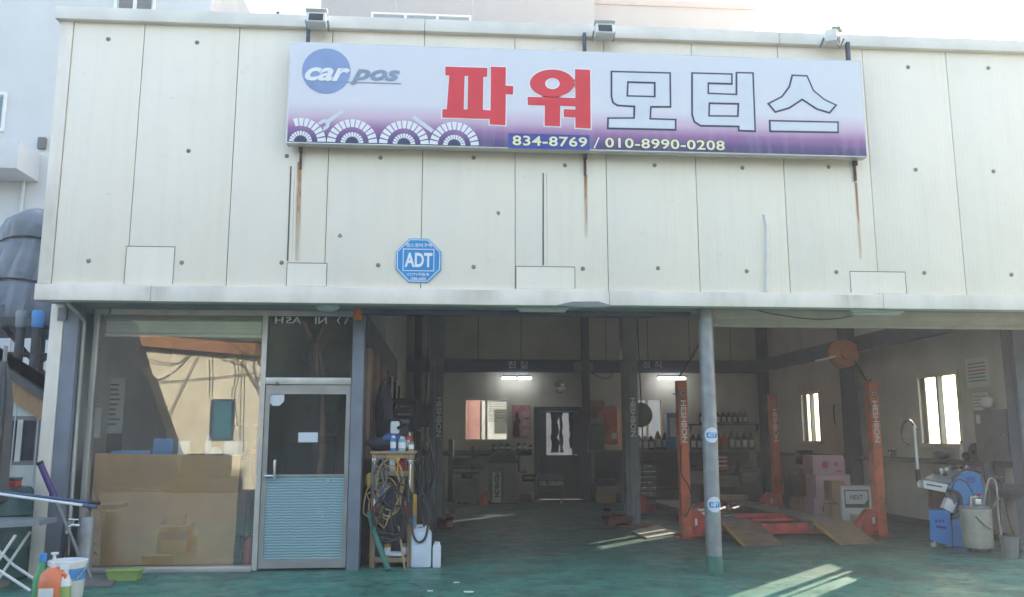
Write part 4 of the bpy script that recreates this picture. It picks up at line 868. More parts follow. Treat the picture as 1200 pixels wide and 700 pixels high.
# blind rolled up behind the glass head
bl = Thing('window_blind', (1.35, .80, 2.45), 'pale slatted blind rolled up at the top of the office window', 'blind')
za, zb = W(200, 372, .8).z, W(200, 394, .8).z
bl.part('head_box', MB().box(OX0+.08, OX1-.04, .76, .86, za-.03, za+.05, .005), 'shutter')
for k in range(6): z = zb+.03+(za-.05-zb-.03)*k/6; bl.part('slat', MB().box(OX0+.09, OX1-.05, .785, .80, z, z+.022, .003), 'white' if k % 2 else 'pale_print')
bl.part('bottom_rail', MB().box(OX0+.08, OX1-.04, .78, .82, zb-.012, zb+.022, .006), 'white')
# dim things behind the door glass
single('filing_cabinet', MB().box(2.35, 2.75, 1.7, 2.2, .004, 1.3, .01).box(2.37, 2.73, 1.68, 1.699, .72, 1.26, .004).box(2.37, 2.73, 1.68, 1.699, .12, .68, .004), 'grey_paint', 'grey filing cabinet behind the office door glass', 'cabinet')
t = Thing('water_dispenser', (W(378, 540, 1.5).x, 1.5, 0), 'dark water dispenser with a paper tray behind the office door glass', 'dispenser')
x = W(376, 540, 1.5).x; t.part('body', MB().box(x-.16, x+.14, 1.5, 1.8, .004, 1.42, .02), 'charcoal'); t.part('tray', MB().box(x-.1, x+.08, 1.46, 1.5, 1.2, 1.32, .006), 'grey_paint')
x = W(394, 540, 1.4).x; single('umbrella_stick', MB().tube([(x, 1.4, .004), (x+.01, 1.4, 1.45)], .03, 8, r1=.012), 'magenta', 'closed magenta umbrella standing behind the office door glass', 'umbrella')

# ------------------------------------------------------------------ clutter in front of the left corner
p = WZ(97, 678, 0); x, y = p.x, p.y; zt = W(95, 606, y).z
t = Thing('standpipe_tap', (x, y, 0), 'stainless standpipe with a tap by the left corner of the office window', 'tap')
t.part('column', MB().lathe((x, y, 0), [(.075, 0), (.075, zt-.03), (.06, zt), (.02, zt+.005)], 20), 'galv')
t.part('collar', MB().lathe((x, y, 0), [(.09, 0), (.09, .02), (.078, .03)], 20), 'galv')
t.part('tap', MB().tube([(x-.05, y-.06, zt-.08), (x-.11, y-.1, zt-.07), (x-.14, y-.12, zt-.09), (x-.14, y-.12, zt-.15)], .017, 8).tube([(x-.10, y-.09, zt-.07), (x-.10, y-.09, zt-.02)], .01, 6).tube([(x-.15, y-.09, zt-.015), (x-.05, y-.09, zt-.02)], .011, 6), 'silver')
t.part('hose', MB().tube(wiggle([(x-.14, y-.12, zt-.15), (x-.13, y-.11, zt-.35), (x-.12, y-.1, .2), (x-.1, y-.06, .03)], 4), .013, 8), 'hose')
t.part('hook', MB().tube([(x+.06, y-.05, .10), (x+.12, y-.09, .01)], .012, 6), 'galv')
single('concrete_pad', MB().prism([WZ(86, 690, .004), WZ(130, 689, .004), WZ(136, 680, .004), WZ(100, 672, .004), WZ(80, 680, .004)], (0, 0, .018)), 'concrete', 'small bare concrete pad round the foot of the standpipe', 'pad')
# soap tray by the sill
a, b = WZ(125, 682, 0), WZ(162, 681, 0)
t = Thing('green_tray', ((a.x+b.x)/2, a.y+.07, .004), 'lime green plastic tray on the ground under the window sill', 'tray')
m_ = MB(); wd = b.x-a.x
m_.prism([(a.x+.02, a.y, .004), (b.x-.02, a.y, .004), (b.x+.01, a.y-.02, .10), (a.x-.01, a.y-.02, .10)], (0, .16, 0)); t.part('tray', m_, 'lime'); t.part('rim', MB().box(a.x-.02, b.x+.02, a.y-.03, a.y+.15, .1, .112, .005), 'lime')
# bucket, bottles
def lathe_thing(nm, x, y, z, prof, mat, label, cat, extra=(), n=22):
    t = Thing(nm, (x, y, z), label, cat); t.part('body', MB().lathe((x, y, z), prof, n), mat)
    for en, ep, em in extra: t.part(en, MB().lathe((x, y, z), ep, n), em)
    return t
p = WZ(76, 703, 0); x, y = p.x, p.y
t = lathe_thing('paint_bucket', x, y, .004, [(.125, 0), (.14, .02), (.155, .30), (.163, .30), (.163, .33), (.15, .335), (.147, .31), (.13, .05)], 'white', 'white plastic bucket with a blue label at the left foreground', 'bucket', [('label_band', [(.1492, .17), (.1545, .27)], 'blue_box')])
t.part('handle', MB().tube([(x-.165, y, .28), (x-.14, y-.12, .2), (x, y-.19, .16), (x+.14, y-.12, .2), (x+.165, y, .28)], .005, 6), 'silver')
p = WZ(59, 712, 0); x, y = p.x, p.y
t = lathe_thing('orange_jug', x, y, .004, [(.1, 0), (.108, .02), (.108, .2), (.095, .27), (.05, .31), (.03, .32)], 'orange', 'orange detergent jug left of the white bucket', 'jug', [('pump', [(.028, .32), (.028, .36), (.015, .37), (.012, .42), (.03, .425), (.03, .44)], 'white')])
t.part('label_sheet', MB().prism([(x-.06+.02*i, y-.1085-.003*math.cos((i-3)*.5), .07) for i in range(7)], (0, 0, .1)), 'paper'); t.part('grip', MB().tube([(x+.06, y-.02, .29), (x+.115, y-.03, .26), (x+.115, y-.03, .17)], .016, 8), 'orange')
p = WZ(74, 712, 0); x, y = p.x, p.y
t = lathe_thing('spray_bottle', x, y, .004, [(.045, 0), (.05, .01), (.05, .2), (.03, .25), (.018, .27)], 'white', 'white spray bottle with lime label between jug and bucket', 'bottle', [('label_band', [(.0508, .05), (.0508, .17)], 'lime'), ('collar', [(.02, .27), (.02, .3)], 'white')])
t.part('trigger', MB().box(x-.05, x+.025, y-.015, y+.015, .3, .345, .01).box(x-.045, x-.033, y-.01, y+.01, .24, .3, .004), 'white')
p = WZ(46, 706, 0); x, y = p.x, p.y
lathe_thing('green_bottle', x, y, .004, [(.06, 0), (.065, .02), (.065, .2), (.028, .3), (.024, .34)], 'green', 'green plastic bottle with blue cap by the folding table legs', 'bottle', [('cap', [(.03, .335), (.03, .40), (.02, .405)], 'blue')])
# dark drum with things on it
p = WZ(14, 690, 0); x, y = -.28, .35
t = lathe_thing('plastic_drum', x, y, .004, [(.34, 0), (.37, .03), (.37, .3), (.385, .32), (.37, .34), (.37, .62), (.385, .64), (.37, .66), (.36, .86), (.33, .9), (.3, .9)], 'teal', 'dark green plastic drum at the left edge below the shed window', 'drum', (), 32)
t.part('drum_lettering', text_mb('8', DOWN, (x+.2, y-.335, .45), height=.05, ext=.001), 'pale_print')
a = Vector((x+.12, y-.1, .905))
t = Thing('red_toolbox', a, 'dull red tool case lying on the dark drum', 'tool case'); t.part('case', MB().box(a.x-.14, a.x+.16, a.y-.08, a.y+.08, a.z, a.z+.07, .012), 'lift_red'); t.part('lid', MB().box(a.x-.145, a.x+.165, a.y-.085, a.y+.085, a.z+.071, a.z+.10, .012), 'charcoal')
single('old_rag', MB().lathe((x-.1, y-.2, .902), [(.12, 0), (.15, .012), (.10, .04), (.05, .03)], 9), 'wood', 'crumpled tan rag on the dark drum', 'rag')
# folding table
zt = .62; yT = -.35
t = Thing('folding_table', (-.35, yT, 0), 'grey folding table with crossed white legs cut by the left edge', 'table')
a, b = W(-60, 615, yT), W(50, 611, yT)
t.part('top', MB().prism([(a.x, yT-.06, a.z-.05), (b.x, yT-.06, b.z-.035), (b.x, yT-.06, b.z+.01), (a.x, yT-.06, a.z+.04)], (0, .36, 0)), 'grey_paint')
for yy in (yT-.03, yT+.25):
    t.part('leg', MB().tube([W(20, 627, yT)+Vector((0, yy-yT, 0)), (W(-25, 700, yT).x, yy, .01)], .014, 8), 'white'); t.part('leg', MB().tube([(W(-40, 630, yT).x, yy, W(-20, 628, yT).z), W(0, 668, yT)+Vector((0, yy-yT+.01, 0)), (W(36, 702, yT).x, yy+.01, .01)], .014, 8), 'white')
# mop handles and a purple pole
a, b = W(10, 580.5, -.3), W(113, 594.5, -.45); c = a.lerp(b, .85)
t = Thing('mop_handle', a, 'white and blue mop handle sticking out level from the left', 'mop'); t.part('pole', MB().tube([a-(b-a)*.5, c], .013, 8), 'white'); t.part('grip', MB().tube([c, b], .016, 8), 'dull_blue')
a, b = W(12, 578, -.22), W(117, 590, -.36); c = a.lerp(b, .88)
t = Thing('mop_handle', a, 'dark blue mop handle with a black tip sticking out level from the left', 'mop'); t.part('pole', MB().tube([a-(b-a)*.5, c], .013, 8), 'dull_blue'); t.part('grip', MB().tube([c, b], .015, 8), 'black')
a, b, c = W(47, 543, .12), W(66, 588, .2), W(90, 645, .28); c = b+(b-a)*((b.z-.02)/(a.z-b.z))
t = Thing('squeegee_pole', c, 'leaning pole with a purple upper half against the corner post', 'pole'); t.part('grip', MB().tube([a, b], .03, 10), 'purple'); t.part('shaft', MB().tube([b, c], .019, 8), 'galv'); t.part('end_cap', MB().tube([a-(b-a)*.04, a+(b-a)*.03], .033, 10), 'black')
x = W(-4, 520, -.1).x
t = Thing('folded_parasol', (x, -.1, 0), 'folded grey parasol cut by the left edge of the picture', 'parasol')
mb = MB(); n = 14; vs_ = []
for z, r in ((.75, .05), (.8, .13), (1.2, .115), (1.75, .10), (1.95, .07), (2.15, .02)):
    for j in range(n): k = 1+.22*math.cos(j*math.pi); vs_.append((x+r*k*math.cos(6.2832*j/n), -.1+r*k*math.sin(6.2832*j/n), z))
t.part('canopy', mb.add(vs_, [(i*n+j, i*n+(j+1) % n, (i+1)*n+(j+1) % n, (i+1)*n+j) for i in range(5) for j in range(n)]), 'charcoal'); t.part('pole', MB().tube([(x, -.1, 0), (x, -.1, 2.3)], .02, 8), 'galv'); t.part('base', MB().lathe((x, -.1, .002), [(.22, 0), (.22, .04), (.05, .08)], 20), 'concrete')

# ------------------------------------------------------------------ rack of hoses and cans beside the office
x0, x1, y0, y1 = 3.47, 3.93, .80, 1.12
t = Thing('timber_rack', ((x0+x1)/2, .96, 0), 'rough timber rack hung with hoses beside the office door', 'rack')
for x in (x0, x1-.055):
    for y in (y0, y1-.05): t.part('upright', MB().box(x, x+.055, y, y+.05, .004, 1.22, .004), 'wood')
for z in (.06, .66, .98, 1.17):
    t.part('rail', MB().box(x0+.056, x1-.056, y0+.005, y0+.035, z, z+.05, .003), 'wood')
    t.part('shelf', MB().box(x0+.03, x1-.03, y0+.052, y1-.051, z+.03, z+.05), 'wood')
t.part('top_board', MB().box(x0-.02, x1+.03, y0-.02, y1+.02, 1.222, 1.25, .004), 'wood')
def coil(cx, cy, cz, rx, rz, turns, mat, r, label, jit=.03, nm='air_hose'):
    pts = [(cx+rx*(1+random.uniform(-jit, jit)*3)*math.cos(a)+.02*math.sin(a*.37), cy-.012*a/6.28+random.uniform(-.006, .006), cz+rz*(1+random.uniform(-jit, jit)*3)*math.sin(a)-.05*math.cos(a*.5)) for a in [6.2832*turns*i/(14*turns) for i in range(int(14*turns)+1)]]
    return single(nm, MB().tube(wiggle(pts, 2), r, 6), mat, label, 'hose')
coil(3.66, .77, .86, .15, .27, 4, 'tan_hose', .008, 'coiled tan air hose hanging on the front of the timber rack')
coil(3.60, .755, .72, .17, .22, 2, 'tan_hose', .007, 'loose thin tan hose looped low over the timber rack', .08)
coil(3.80, .74, .62, .09, .30, 2, 'hose', .009, 'black hose looped down the right side of the timber rack', .06)
def blob(nm, c, r, mat, label, cat, n=14, m_=9, amp=.25, seed=1):
    rnd = random.Random(seed); vs_ = []; fs_ = []
    ph = [rnd.uniform(0, 6.28) for _ in range(6)]
    for i in range(m_+1):
        th = math.pi*i/m_
        for j in range(n):
            a = 6.2832*j/n; k = 1+amp*(math.sin(3*a+ph[0]+2*th)*.5+math.sin(5*a+ph[1]-3*th)*.3+math.sin(4*th+ph[2])*.3)+rnd.uniform(-.06, .06)
            vs_.append((c[0]+r[0]*k*math.sin(th)*math.cos(a), c[1]+r[1]*k*math.sin(th)*math.sin(a), c[2]+r[2]+r[2]*math.cos(th)*(1 if math.cos(th) > 0 else .98)))
    for i in range(m_):
        for j in range(n): fs_.append((i*n+j, i*n+(j+1) % n, (i+1)*n+(j+1) % n, (i+1)*n+j))
    return single(nm, MB().add(vs_, fs_), mat, label, cat, base=(c[0], c[1], c[2]))
blob('dark_jacket', (3.72, .79, .33), (.12, .05, .27), 'cloth_dark', 'dark cloth jacket draped low over the front of the timber rack', 'jacket', seed=3)
blob('white_rag', (3.66, .84, .71), (.08, .06, .07), 'white', 'white rag stuffed on the middle shelf of the rack', 'rag', seed=5)
blob('grey_rag', (3.74, .86, .11), (.14, .09, .03), 'pale_print', 'pale crumpled rag on the lowest shelf of the rack', 'rag', seed=8)
blob('blue_cloth', (3.56, .95, 1.25), (.16, .13, .08), 'cloth_dark', 'dark heap of cloth on the left of the rack top', 'cloth', seed=4)
blob('blue_towel', (3.68, .98, 1.26), (.13, .12, .10), 'cloth_blue', 'blue towel bundled on top of the rack', 'cloth', seed=6)
blob('black_bag', (3.68, 1.12, 1.30), (.17, .12, .16), 'black', 'black bag standing at the back of the rack top', 'bag', seed=9)
t = Thing('parts_washer_gun', (3.72, .95, 1.42), 'white and black spray gun lying on the blue towel', 'spray gun')
t.part('body', MB().box(3.66, 3.76, .9, 1.0, 1.44, 1.58, .02), 'white'); t.part('nozzle', MB().tube([(3.74, .9, 1.5), (3.84, .88, 1.55), (3.85, .88, 1.42)], .02, 8), 'black_gloss')
def can(x, y, z, r, h, m1, m2, label):
    t = Thing('spray_can', (x, y, z), label, 'can'); t.part('can', MB().lathe((x, y, z), [(r, 0), (r, h*.78), (r*.7, h*.84), (r*.5, h*.85)], 14), m1); t.part('cap', MB().lathe((x, y, z), [(r*.62, h*.85), (r*.62, h*.98), (r*.4, h)], 14), m2)
    t.part('label_band', MB().lathe((x, y, z), [(r*1.01, h*.2), (r*1.01, h*.6)], 14), 'white_print')
can(3.70, .83, 1.25, .032, .17, 'blue', 'white', 'blue spray can at the front edge of the rack top'); can(3.80, .84, 1.25, .045, .16, 'aqua_', 'white', 'pale aqua tub on the front of the rack top')
can(3.87, .9, 1.25, .034, .2, 'red', 'white', 'red capped spray can at the right of the rack top'); can(3.90, .82, 1.25, .03, .12, 'card', 'charcoal', 'small brown tin at the right corner of the rack top')
t = Thing('yellow_canister', (3.93, .9, .55), 'yellow canister squeezed beside the timber rack', 'canister'); t.part('body', MB().box(3.89, 3.97, .84, .96, .35, .78, .02), 'yellow'); t.part('label_sheet', MB().box(3.90, 3.96, .8385, .8395, .42, .55), 'blue_box')
can(3.52, .765, .62, .02, .2, 'red', 'red', 'slim red tube hanging at the left of the rack')
blob('yellow_sponge', (3.46, .78, .84), (.05, .04, .09), 'yellow', 'yellow sponge hanging at the left edge of the rack', 'sponge', seed=12)
single('green_hose_pipe', MB().tube([W(432, 600, .76), W(440, 628, .7), WZ(455, 668, .02)], .03, 8), 'green_paint', 'thick dark green pipe leaning against the left of the rack', 'pipe')
single('wooden_stick', MB().tube([(3.78, .74, .45), (3.86, .68, .01)], .012, 6), 'wood', 'thin wooden stick leaning on the front of the rack', 'stick')
def jerrycan(x, y, wd, dp, h, label, mat='jug', cap=True):
    t = Thing('plastic_jug', (x, y, .004), label, 'jug')
    t.part('body', MB().box(x-wd/2, x+wd/2, y-dp/2, y+dp/2, .004, h*.86, wd*.14), mat)
    t.part('shoulder', MB().prism([(x-wd*.46, y-dp*.4, h*.85), (x+wd*.46, y-dp*.4, h*.85), (x+wd*.22, y-dp*.4, h*.95), (x-wd*.3, y-dp*.4, h*.95)], (0, dp*.8, 0)), mat)
    t.part('handle', MB().tube([(x-wd*.28, y, h*.93), (x-wd*.2, y, h*1.0), (x+wd*.05, y, h*1.0), (x+wd*.1, y, h*.93)], wd*.06, 8), mat)
    t.part('cap', MB().lathe((x+wd*.24, y, h*.9), [(wd*.13, 0), (wd*.13, h*.09), (wd*.1, h*.1)], 12), 'white')
    return t
jerrycan(4.03, .86, .22, .22, .44, 'large pale blue plastic jug at the foot of the timber rack'); jerrycan(4.20, .82, .09, .13, .27, 'small grey plastic jug right of the large pale jug', 'pale_print')
single('pump_hose', MB().tube(wiggle([(4.06, .85, .43), (4.0, .8, .66), (4.05, .76, .78), (4.1, .74, .56), (4.08, .73, .34), (4.0, .72, .28), (3.93, .74, .4), (3.92, .8, .8)], 4), .013, 8), 'hose', 'black pump hose looping over the large pale jug', 'hose')
# dim clutter along the partition
for i, (x, y, wd, dp, h, mt, lab) in enumerate(((3.62, 1.6, .4, .5, .95, 'charcoal', 'dark low steel cabinet behind the timber rack'), (3.65, 2.5, .45, .8, 1.1, 'charcoal', 'dark workbench along the office partition'), (3.62, 3.7, .4, .9, .8, 'steel_navy', 'dark blue crate rack along the office partition'))):
    t = Thing('steel_cabinet', (x, y, 0), lab, 'cabinet'); t.part('body', MB().box(x-wd/2, x+wd/2, y-dp/2, y+dp/2, .05, h, .01), mt); t.part('top', MB().box(x-wd/2-.02, x+wd/2+.02, y-dp/2-.02, y+dp/2+.02, h+.001, h+.03, .005), 'grey_paint')
    for k in range(2): t.part('drawer', MB().box(x-wd/2+.03, x+wd/2-.03, y-dp/2-.012, y-dp/2-.001, .1+k*h*.45, .05+(k+1)*h*.45, .004), mt)
    for sx in (-1, 1):
        for sy in (-1, 1): t.part('foot', MB().box(x+sx*(wd/2-.05)-.02, x+sx*(wd/2-.05)+.02, y+sy*(dp/2-.05)-.02, y+sy*(dp/2-.05)+.02, .004, .049), 'black')
jerrycan(3.66, 2.45, .2, .3, .3, 'grey canister hidden behind the rack on the dark bench', 'grey_paint').o.location.z = 1.135
blob('cable_heap', (3.62, 1.6, .985), (.15, .2, .12), 'hose', 'dark heap of cable on the low cabinet behind the rack', 'cable', seed=21, amp=.4)
single('wall_tube', MB().tube([(3.42, 4.6, 1.4), (3.42, 4.6, 2.35)], .03, 8), 'white', 'thin white tube standing upright on the partition', 'tube')

# ------------------------------------------------------------------ two-post lift
t = Thing('two_post_lift', (5.7, 5.0, 0), 'tall grey two-post car lift in the middle bay', 'car lift')
def lift_col(cx, s, y=5.0, h=4.2, wd=.22, dp=.26):
    mb = MB(); y0, y1 = y-dp/2, y+dp/2
    # C profile open towards the other post, with ribs on the street face
    mb.box(cx-wd/2, cx+wd/2, y0, y0+.012, .03, h).box(cx-wd/2, cx+wd/2, y1-.012, y1, .03, h).box(cx-s*wd/2, cx-s*(wd/2-.012), y0+.012, y1-.012, .03, h)
    c_ = t.part('column', mb, 'lift_grey')
    for dx in (-.045, .03): t.part('rib', MB().box(cx+dx-.012, cx+dx+.012, y0-.016, y0-.0005, .1, 2.66, .004), 'lift_grey', c_)
    t.part('cover_strip', MB().box(cx-.02*s-.028, cx-.02*s+.016, y0-.008, y0-.0007, .2, 2.6), 'grey_paint', c_)
    t.part('upper_sleeve', MB().box(cx-wd/2-.01, cx+wd/2+.01, y0-.022, y1+.01, 2.67, h+.01, .004), 'lift_grey', c_)
    t.part('base_plate', MB().box(cx-.28, cx+.28, y-.25, y+.3, .005, .03), 'arm_red')
    z = 1.72
    t.part('column_lettering', text_mb('HESHBON', DOWN, (cx+.045*(1 if s > 0 else .4), y0-.024, z), height=.085, width=.62, ext=.001, off=.02), 'white_print', c_)
    t.part('side_cover', MB().lathe((cx-s*.17 if s > 0 else cx+.17, y+.02, 1.76), [(.2, 0), (.2, .05), (.17, .07)], 24, 'y'), 'lift_grey' if s > 0 else 'black_gloss')
    t.part('carriage', MB().box(cx-wd/2+.02, cx+wd/2+.05*s, y0+.02, y1-.02, .12, .85, .01), 'charcoal')
    for k, (dx, dy) in enumerate((((.75 if s < 0 else .22)*s, -.8), (s*.3, .85))):
        a = Vector((cx+s*.1, y+(-.16 if dy < 0 else .16), .12)); b = a+Vector((dx*.6, dy*.62, 0))
        m_ = MB(); m_.M = Matrix.Translation(a) @ (b-a).to_track_quat('X', 'Z').to_matrix().to_4x4(); L = (b-a).length
        ar = t.part('arm', m_.box(-.08, L, -.05, .05, -.045, .045, .008), 'arm_red')
        t.part('pad', MB().lathe((b.x, b.y, .17), [(.06, 0), (.06, .04), (.05, .05)], 14), 'black', ar)
    t.part('hydraulic_hose', MB().tube(wiggle([(cx-s*.13, y-.1, 3.6), (cx-s*.15, y-.13, 2.5), (cx-s*.17, y-.14, 1.4), (cx-s*.14, y-.13, .6)], 3), .012, 6), 'hose', c_)
lift_col(4.12, 1); lift_col(7.28, -1)
t.part('crossbeam', MB().box(4.0, 7.4, 4.93, 5.07, 4.22, 4.36), 'lift_grey')

# ------------------------------------------------------------------ four-post lift
FY, RY, LX, RX = 3.25, 6.95, 7.66, 10.5
t = Thing('four_post_lift', ((LX+RX)/2, 5.1, 0), 'orange four-post drive-on car lift in the right-hand bay', 'car lift')
for x, y, s in ((LX, FY, 1), (RX, FY, -1), (LX, RY, 1), (RX-.05, RY, -1)):
    wd, dp, h = .13, .16, 2.2
    mb = MB().box(x-wd/2, x+wd/2, y-dp/2, y-dp/2+.012, .012, h).box(x-wd/2, x-wd/2+.012, y-dp/2+.012, y+dp/2, .012, h).box(x+wd/2-.012, x+wd/2, y-dp/2+.012, y+dp/2, .012, h).box(x-wd/2+.012, x+wd/2-.012, y-dp/2+.012, y+dp/2, h-.012, h)
    c_ = t.part('post', mb, 'lift_orange')
    t.part('foot_plate', MB().box(x-.15, x+.15, y-.15, y+.15, .005, .011), 'lift_red', c_)
    t.part('post_lettering', text_mb('HESHBON', DOWN, (x+.005, y-dp/2-.002, 1.62), height=.078, width=.6, ext=.001, off=.02), 'white_print', c_)
    t.part('post_emblem', MB().lathe((x, y-dp/2-.001, 2.02), [(.042, 0), (.042, .003)], 20, 'y'), 'steel_navy', c_)
    t.part('emblem_ring', MB().tube([(x+.027*math.cos(a), y-dp/2-.005, 2.02+.027*math.sin(a)) for a in [6.2832*i/16 for i in range(17)]], .004, 5), 'white_print', c_)
    # gusset carriage on the inner side
    g0 = x+s*(wd/2+.002)
    t.part('carriage', MB().prism([(g0, y-.07, .03), (g0+s*.30, y-.07, .03), (g0+s*.30, y-.07, .19), (g0+s*.12, y-.07, .38), (g0, y-.07, .38)], (0, .14, 0)), 'lift_red', c_)
    for bx, bz in ((.05, .08), (.22, .08), (.22, .14)): t.part('bolt', MB().lathe((g0+s*bx, y-.071, bz), [(.014, 0), (.014, .012), (.008, .016)], 6, 'y'), 'charcoal', c_)
    t.part('chain', MB().tube([(x, y+.02, .2), (x, y+.02, 2.15)], .018, 6), 'black', c_)
    t.part('lock_lever', MB().box(g0+s*.05, g0+s*.08, y-.082, y-.071, .18, .27, .003), 'white', c_)
for y in (FY, RY): t.part('crossbeam', MB().box(LX+.37, RX-.42, y-.06, y+.06, .05, .19, .006), 'lift_red')
for x0, x1 in ((8.12, 8.62), (9.42, 9.92)):
    rn = t.part('runway', MB().box(x0, x1, FY-.25, RY+.2, .192, .235, .004).box(x0, x0+.03, FY-.25, RY+.2, .12, .19).box(x1-.03, x1, FY-.25, RY+.2, .12, .19), 'runway')
    rp = t.part('ramp', MB().prism([(x0, FY-.26, .225), (x1, FY-.26, .225), (x1+.02, FY-1.05, .012), (x0+.02, FY-1.05, .012)], (0, 0, .016)), 'rusty')
    t.part('ramp_edge', MB().prism([(x0-.015, FY-.26, .20), (x0, FY-.26, .245), (x0+.02, FY-1.055, .03), (x0+.005, FY-1.055, .006)], (-.012, 0, 0)), 'yellow_edge', rp)
    t.part('ramp_lip', MB().box(x0+.01, x1+.03, FY-1.075, FY-1.056, .005, .024), 'charcoal', rp)
t.part('jack_beam', MB().box(8.63, 9.41, FY+.75, FY+.95, .16, .25, .006), 'lift_red'); t.part('jack_tray', MB().box(8.7, 9.3, FY+.2, FY+.5, .2, .235, .004), 'lift_red')
t.part('power_cable', MB().tube(wiggle([(LX-.05, FY-.09, 2.25), (LX+.25, FY-.2, 2.75), (LX+.5, FY-.3, 3.4), (LX+.7, FY-.3, 4.2)], 3), .012, 6), 'hose')
t.part('power_cable', MB().tube(wiggle([(LX-.05, FY-.1, 1.3), (LX-.07, FY-.12, .9), (LX+.03, FY-.13, .72), (LX+.06, FY-.13, .5), (LX-.03, FY-.12, .3)], 3), .01, 6), 'hose')
t.part('pulley_bracket', MB().tube(arc((LX-.12, FY, 1.9), .12, 0, math.pi/2, 6), .012, 6), 'charcoal')
# low boards and tools on the platform
single('timber_block', MB().box(W(843, 580, 7.4).x, W(876, 580, 7.4).x, 7.4, 7.6, .004, .30, .01), 'wood', 'short timber plank on edge behind the four-post platform', 'plank')
for i, (px0, py0, px1, py1, lab) in enumerate(((843, 597, 862, 590, 'bright steel bar lying leftmost on the lift platform'), (852, 598, 872, 592, 'bright steel bar lying in the middle of the lift platform'), (846, 606, 858, 604, 'short bright steel bar lying nearest on the lift platform'))):
    single('steel_bar', MB().tube([WZ(px0, py0, .26), WZ(px1, py1, .26)], .022, 8), 'silver', lab, 'bar')
p = WZ(756, 623, 0); single('steel_floor_plate', MB().prism([WZ(740, 624, .005), WZ(770, 617, .005), WZ(797, 626, .005), WZ(758, 632, .005)], (0, 0, .02)), 'plate', 'pale steel plate on the floor beside the two-post lift', 'plate')

# ------------------------------------------------------------------ right-hand side of the bay
# refrigerant service machine: blue side shell with a C-shaped mouth, sloping console, lower blue cabinet
t = Thing('service_machine', (10.85, 2.2, 0), 'blue and grey air-conditioning service trolley by the right wall', 'service trolley')
Ym = 2.0
def PY(pts, Y): return [(W(x, y, Y).x, Y, W(x, y, Y).z) for x, y in pts]
side = [(1108, 573), (1124, 556), (1136, 552), (1148, 555), (1153, 575), (1153, 592), (1154, 641), (1117, 641), (1116, 607), (1121, 604), (1125, 598), (1124, 582), (1120, 577)]
t.part('side_shell', MB().prism(PY(side, Ym), (0, .06, 0)), 'blue')
edge = [(1107, 573), (1119, 577), (1124, 583), (1125, 598), (1121, 604), (1114, 607)]
t.part('shell_edge', MB().tube(wiggle([Vector(q)+Vector((0, -.012, 0)) for q in PY(edge, Ym)], 3), .028, 8), 'charcoal')
t.part('shell_edge', MB().tube(wiggle([Vector(q)+Vector((0, -.008, 0)) for q in PY([(1107, 571), (1124, 554), (1137, 550), (1149, 554)], Ym)], 3), .02, 8), 'charcoal')
t.part('rear_body', MB().prism(PY([(1106, 574), (1124, 557), (1147, 556), (1152, 575), (1152, 638), (1118, 638), (1118, 606)], Ym+.062), (0, .3, 0)), 'grey_paint')
t.part('console', MB().prism([W(1084, 563, 1.93), W(1111, 567, 1.93), W(1143, 552, 2.3), W(1114, 549, 2.3)], (0, 0, .03)), 'grey_paint')
t.part('console_front', MB().prism([W(1082, 563, 1.925), W(1111, 568, 1.925), W(1108, 577, 1.925), W(1083, 572, 1.925)], (0, .12, 0)), 'white')
t.part('keypad_slot', MB().prism(PY([(1086, 567), (1104, 570), (1104, 571.6), (1086, 568.6)], 1.92), (0, .004, 0)), 'charcoal')
ca, cb, cc, cd_ = W(1084, 563, 1.93), W(1111, 567, 1.93), W(1143, 552, 2.3), W(1114, 549, 2.3)
for i in range(14):
    u, v = random.uniform(.1, .9), random.uniform(.2, .95); g = (ca.lerp(cb, u)).lerp(cd_.lerp(cc, u), v)+Vector((0, 0, .03))
    t.part('gauge', MB().lathe(g, [(.022, 0), (.026, .015), (.026, .03), (.012, .045)], 10), ('silver', 'charcoal', 'white', 'black')[i % 4])
lowc = [(1089, 598), (1113, 599), (1116, 641), (1090, 633)]
t.part('lower_cabinet', MB().prism(PY(lowc, 1.90), (.1, .16, 0)), 'blue')
t.part('cabinet_lettering', MB().prism(PY([(1097, 616), (1109, 617.5), (1109, 620), (1097, 618.5)], 1.895), (0, .003, 0)), 'sign_blue')
for dx in (0, 4, 8): t.part('cabinet_lettering', MB().prism(PY([(1096+dx, 609), (1098+dx, 609.2), (1098+dx, 612.6), (1096+dx, 612.4)], 1.895), (0, .003, 0)), 'sign_blue')
t.part('bottle_rest', MB().prism(PY([(1093, 574), (1106, 575), (1106, 597), (1093, 596)], 2.1), (0, .1, 0)), 'maroon')
t.part('back_panel', MB().prism(PY([(1104, 574), (1120, 576), (1122, 600), (1104, 599)], 2.2), (0, .05, 0)), 'plate')
a = W(1112, 592, 1.95); mb = MB(); mb.M = Matrix.Translation(a) @ Matrix.Rotation(rad(30), 4, 'Y'); t.part('paper_roll', mb.box(-.07, .07, -.03, .05, -.08, .07, .01), 'white')
t.part('vent_grille', MB().prism(PY([(1133, 559), (1142, 559), (1143, 566), (1133, 566.5)], Ym-.002), (0, .001, 0)), 'sign_blue')
for k in range(4): t.part('vent_slat', MB().prism(PY([(1133.5, 560+1.7*k), (1142, 559.6+1.7*k), (1142, 560.3+1.7*k), (1133.5, 560.8+1.7*k)], Ym-.006), (0, .003, 0)), 'blue')
for x, y in ((W(1094, 636, 1.98).x, 1.98), (W(1113, 640, 1.95).x, 1.97), (11.15, 2.3), (11.12, 2.03)):
    w_ = t.part('castor', MB().lathe((x-.02, y, .045), [(.04, 0), (.04, .035)], 14, 'x'), 'white'); t.part('fork', MB().box(x-.025, x+.025, y-.015, y+.015, .06, .13, .004), 'silver', w_)
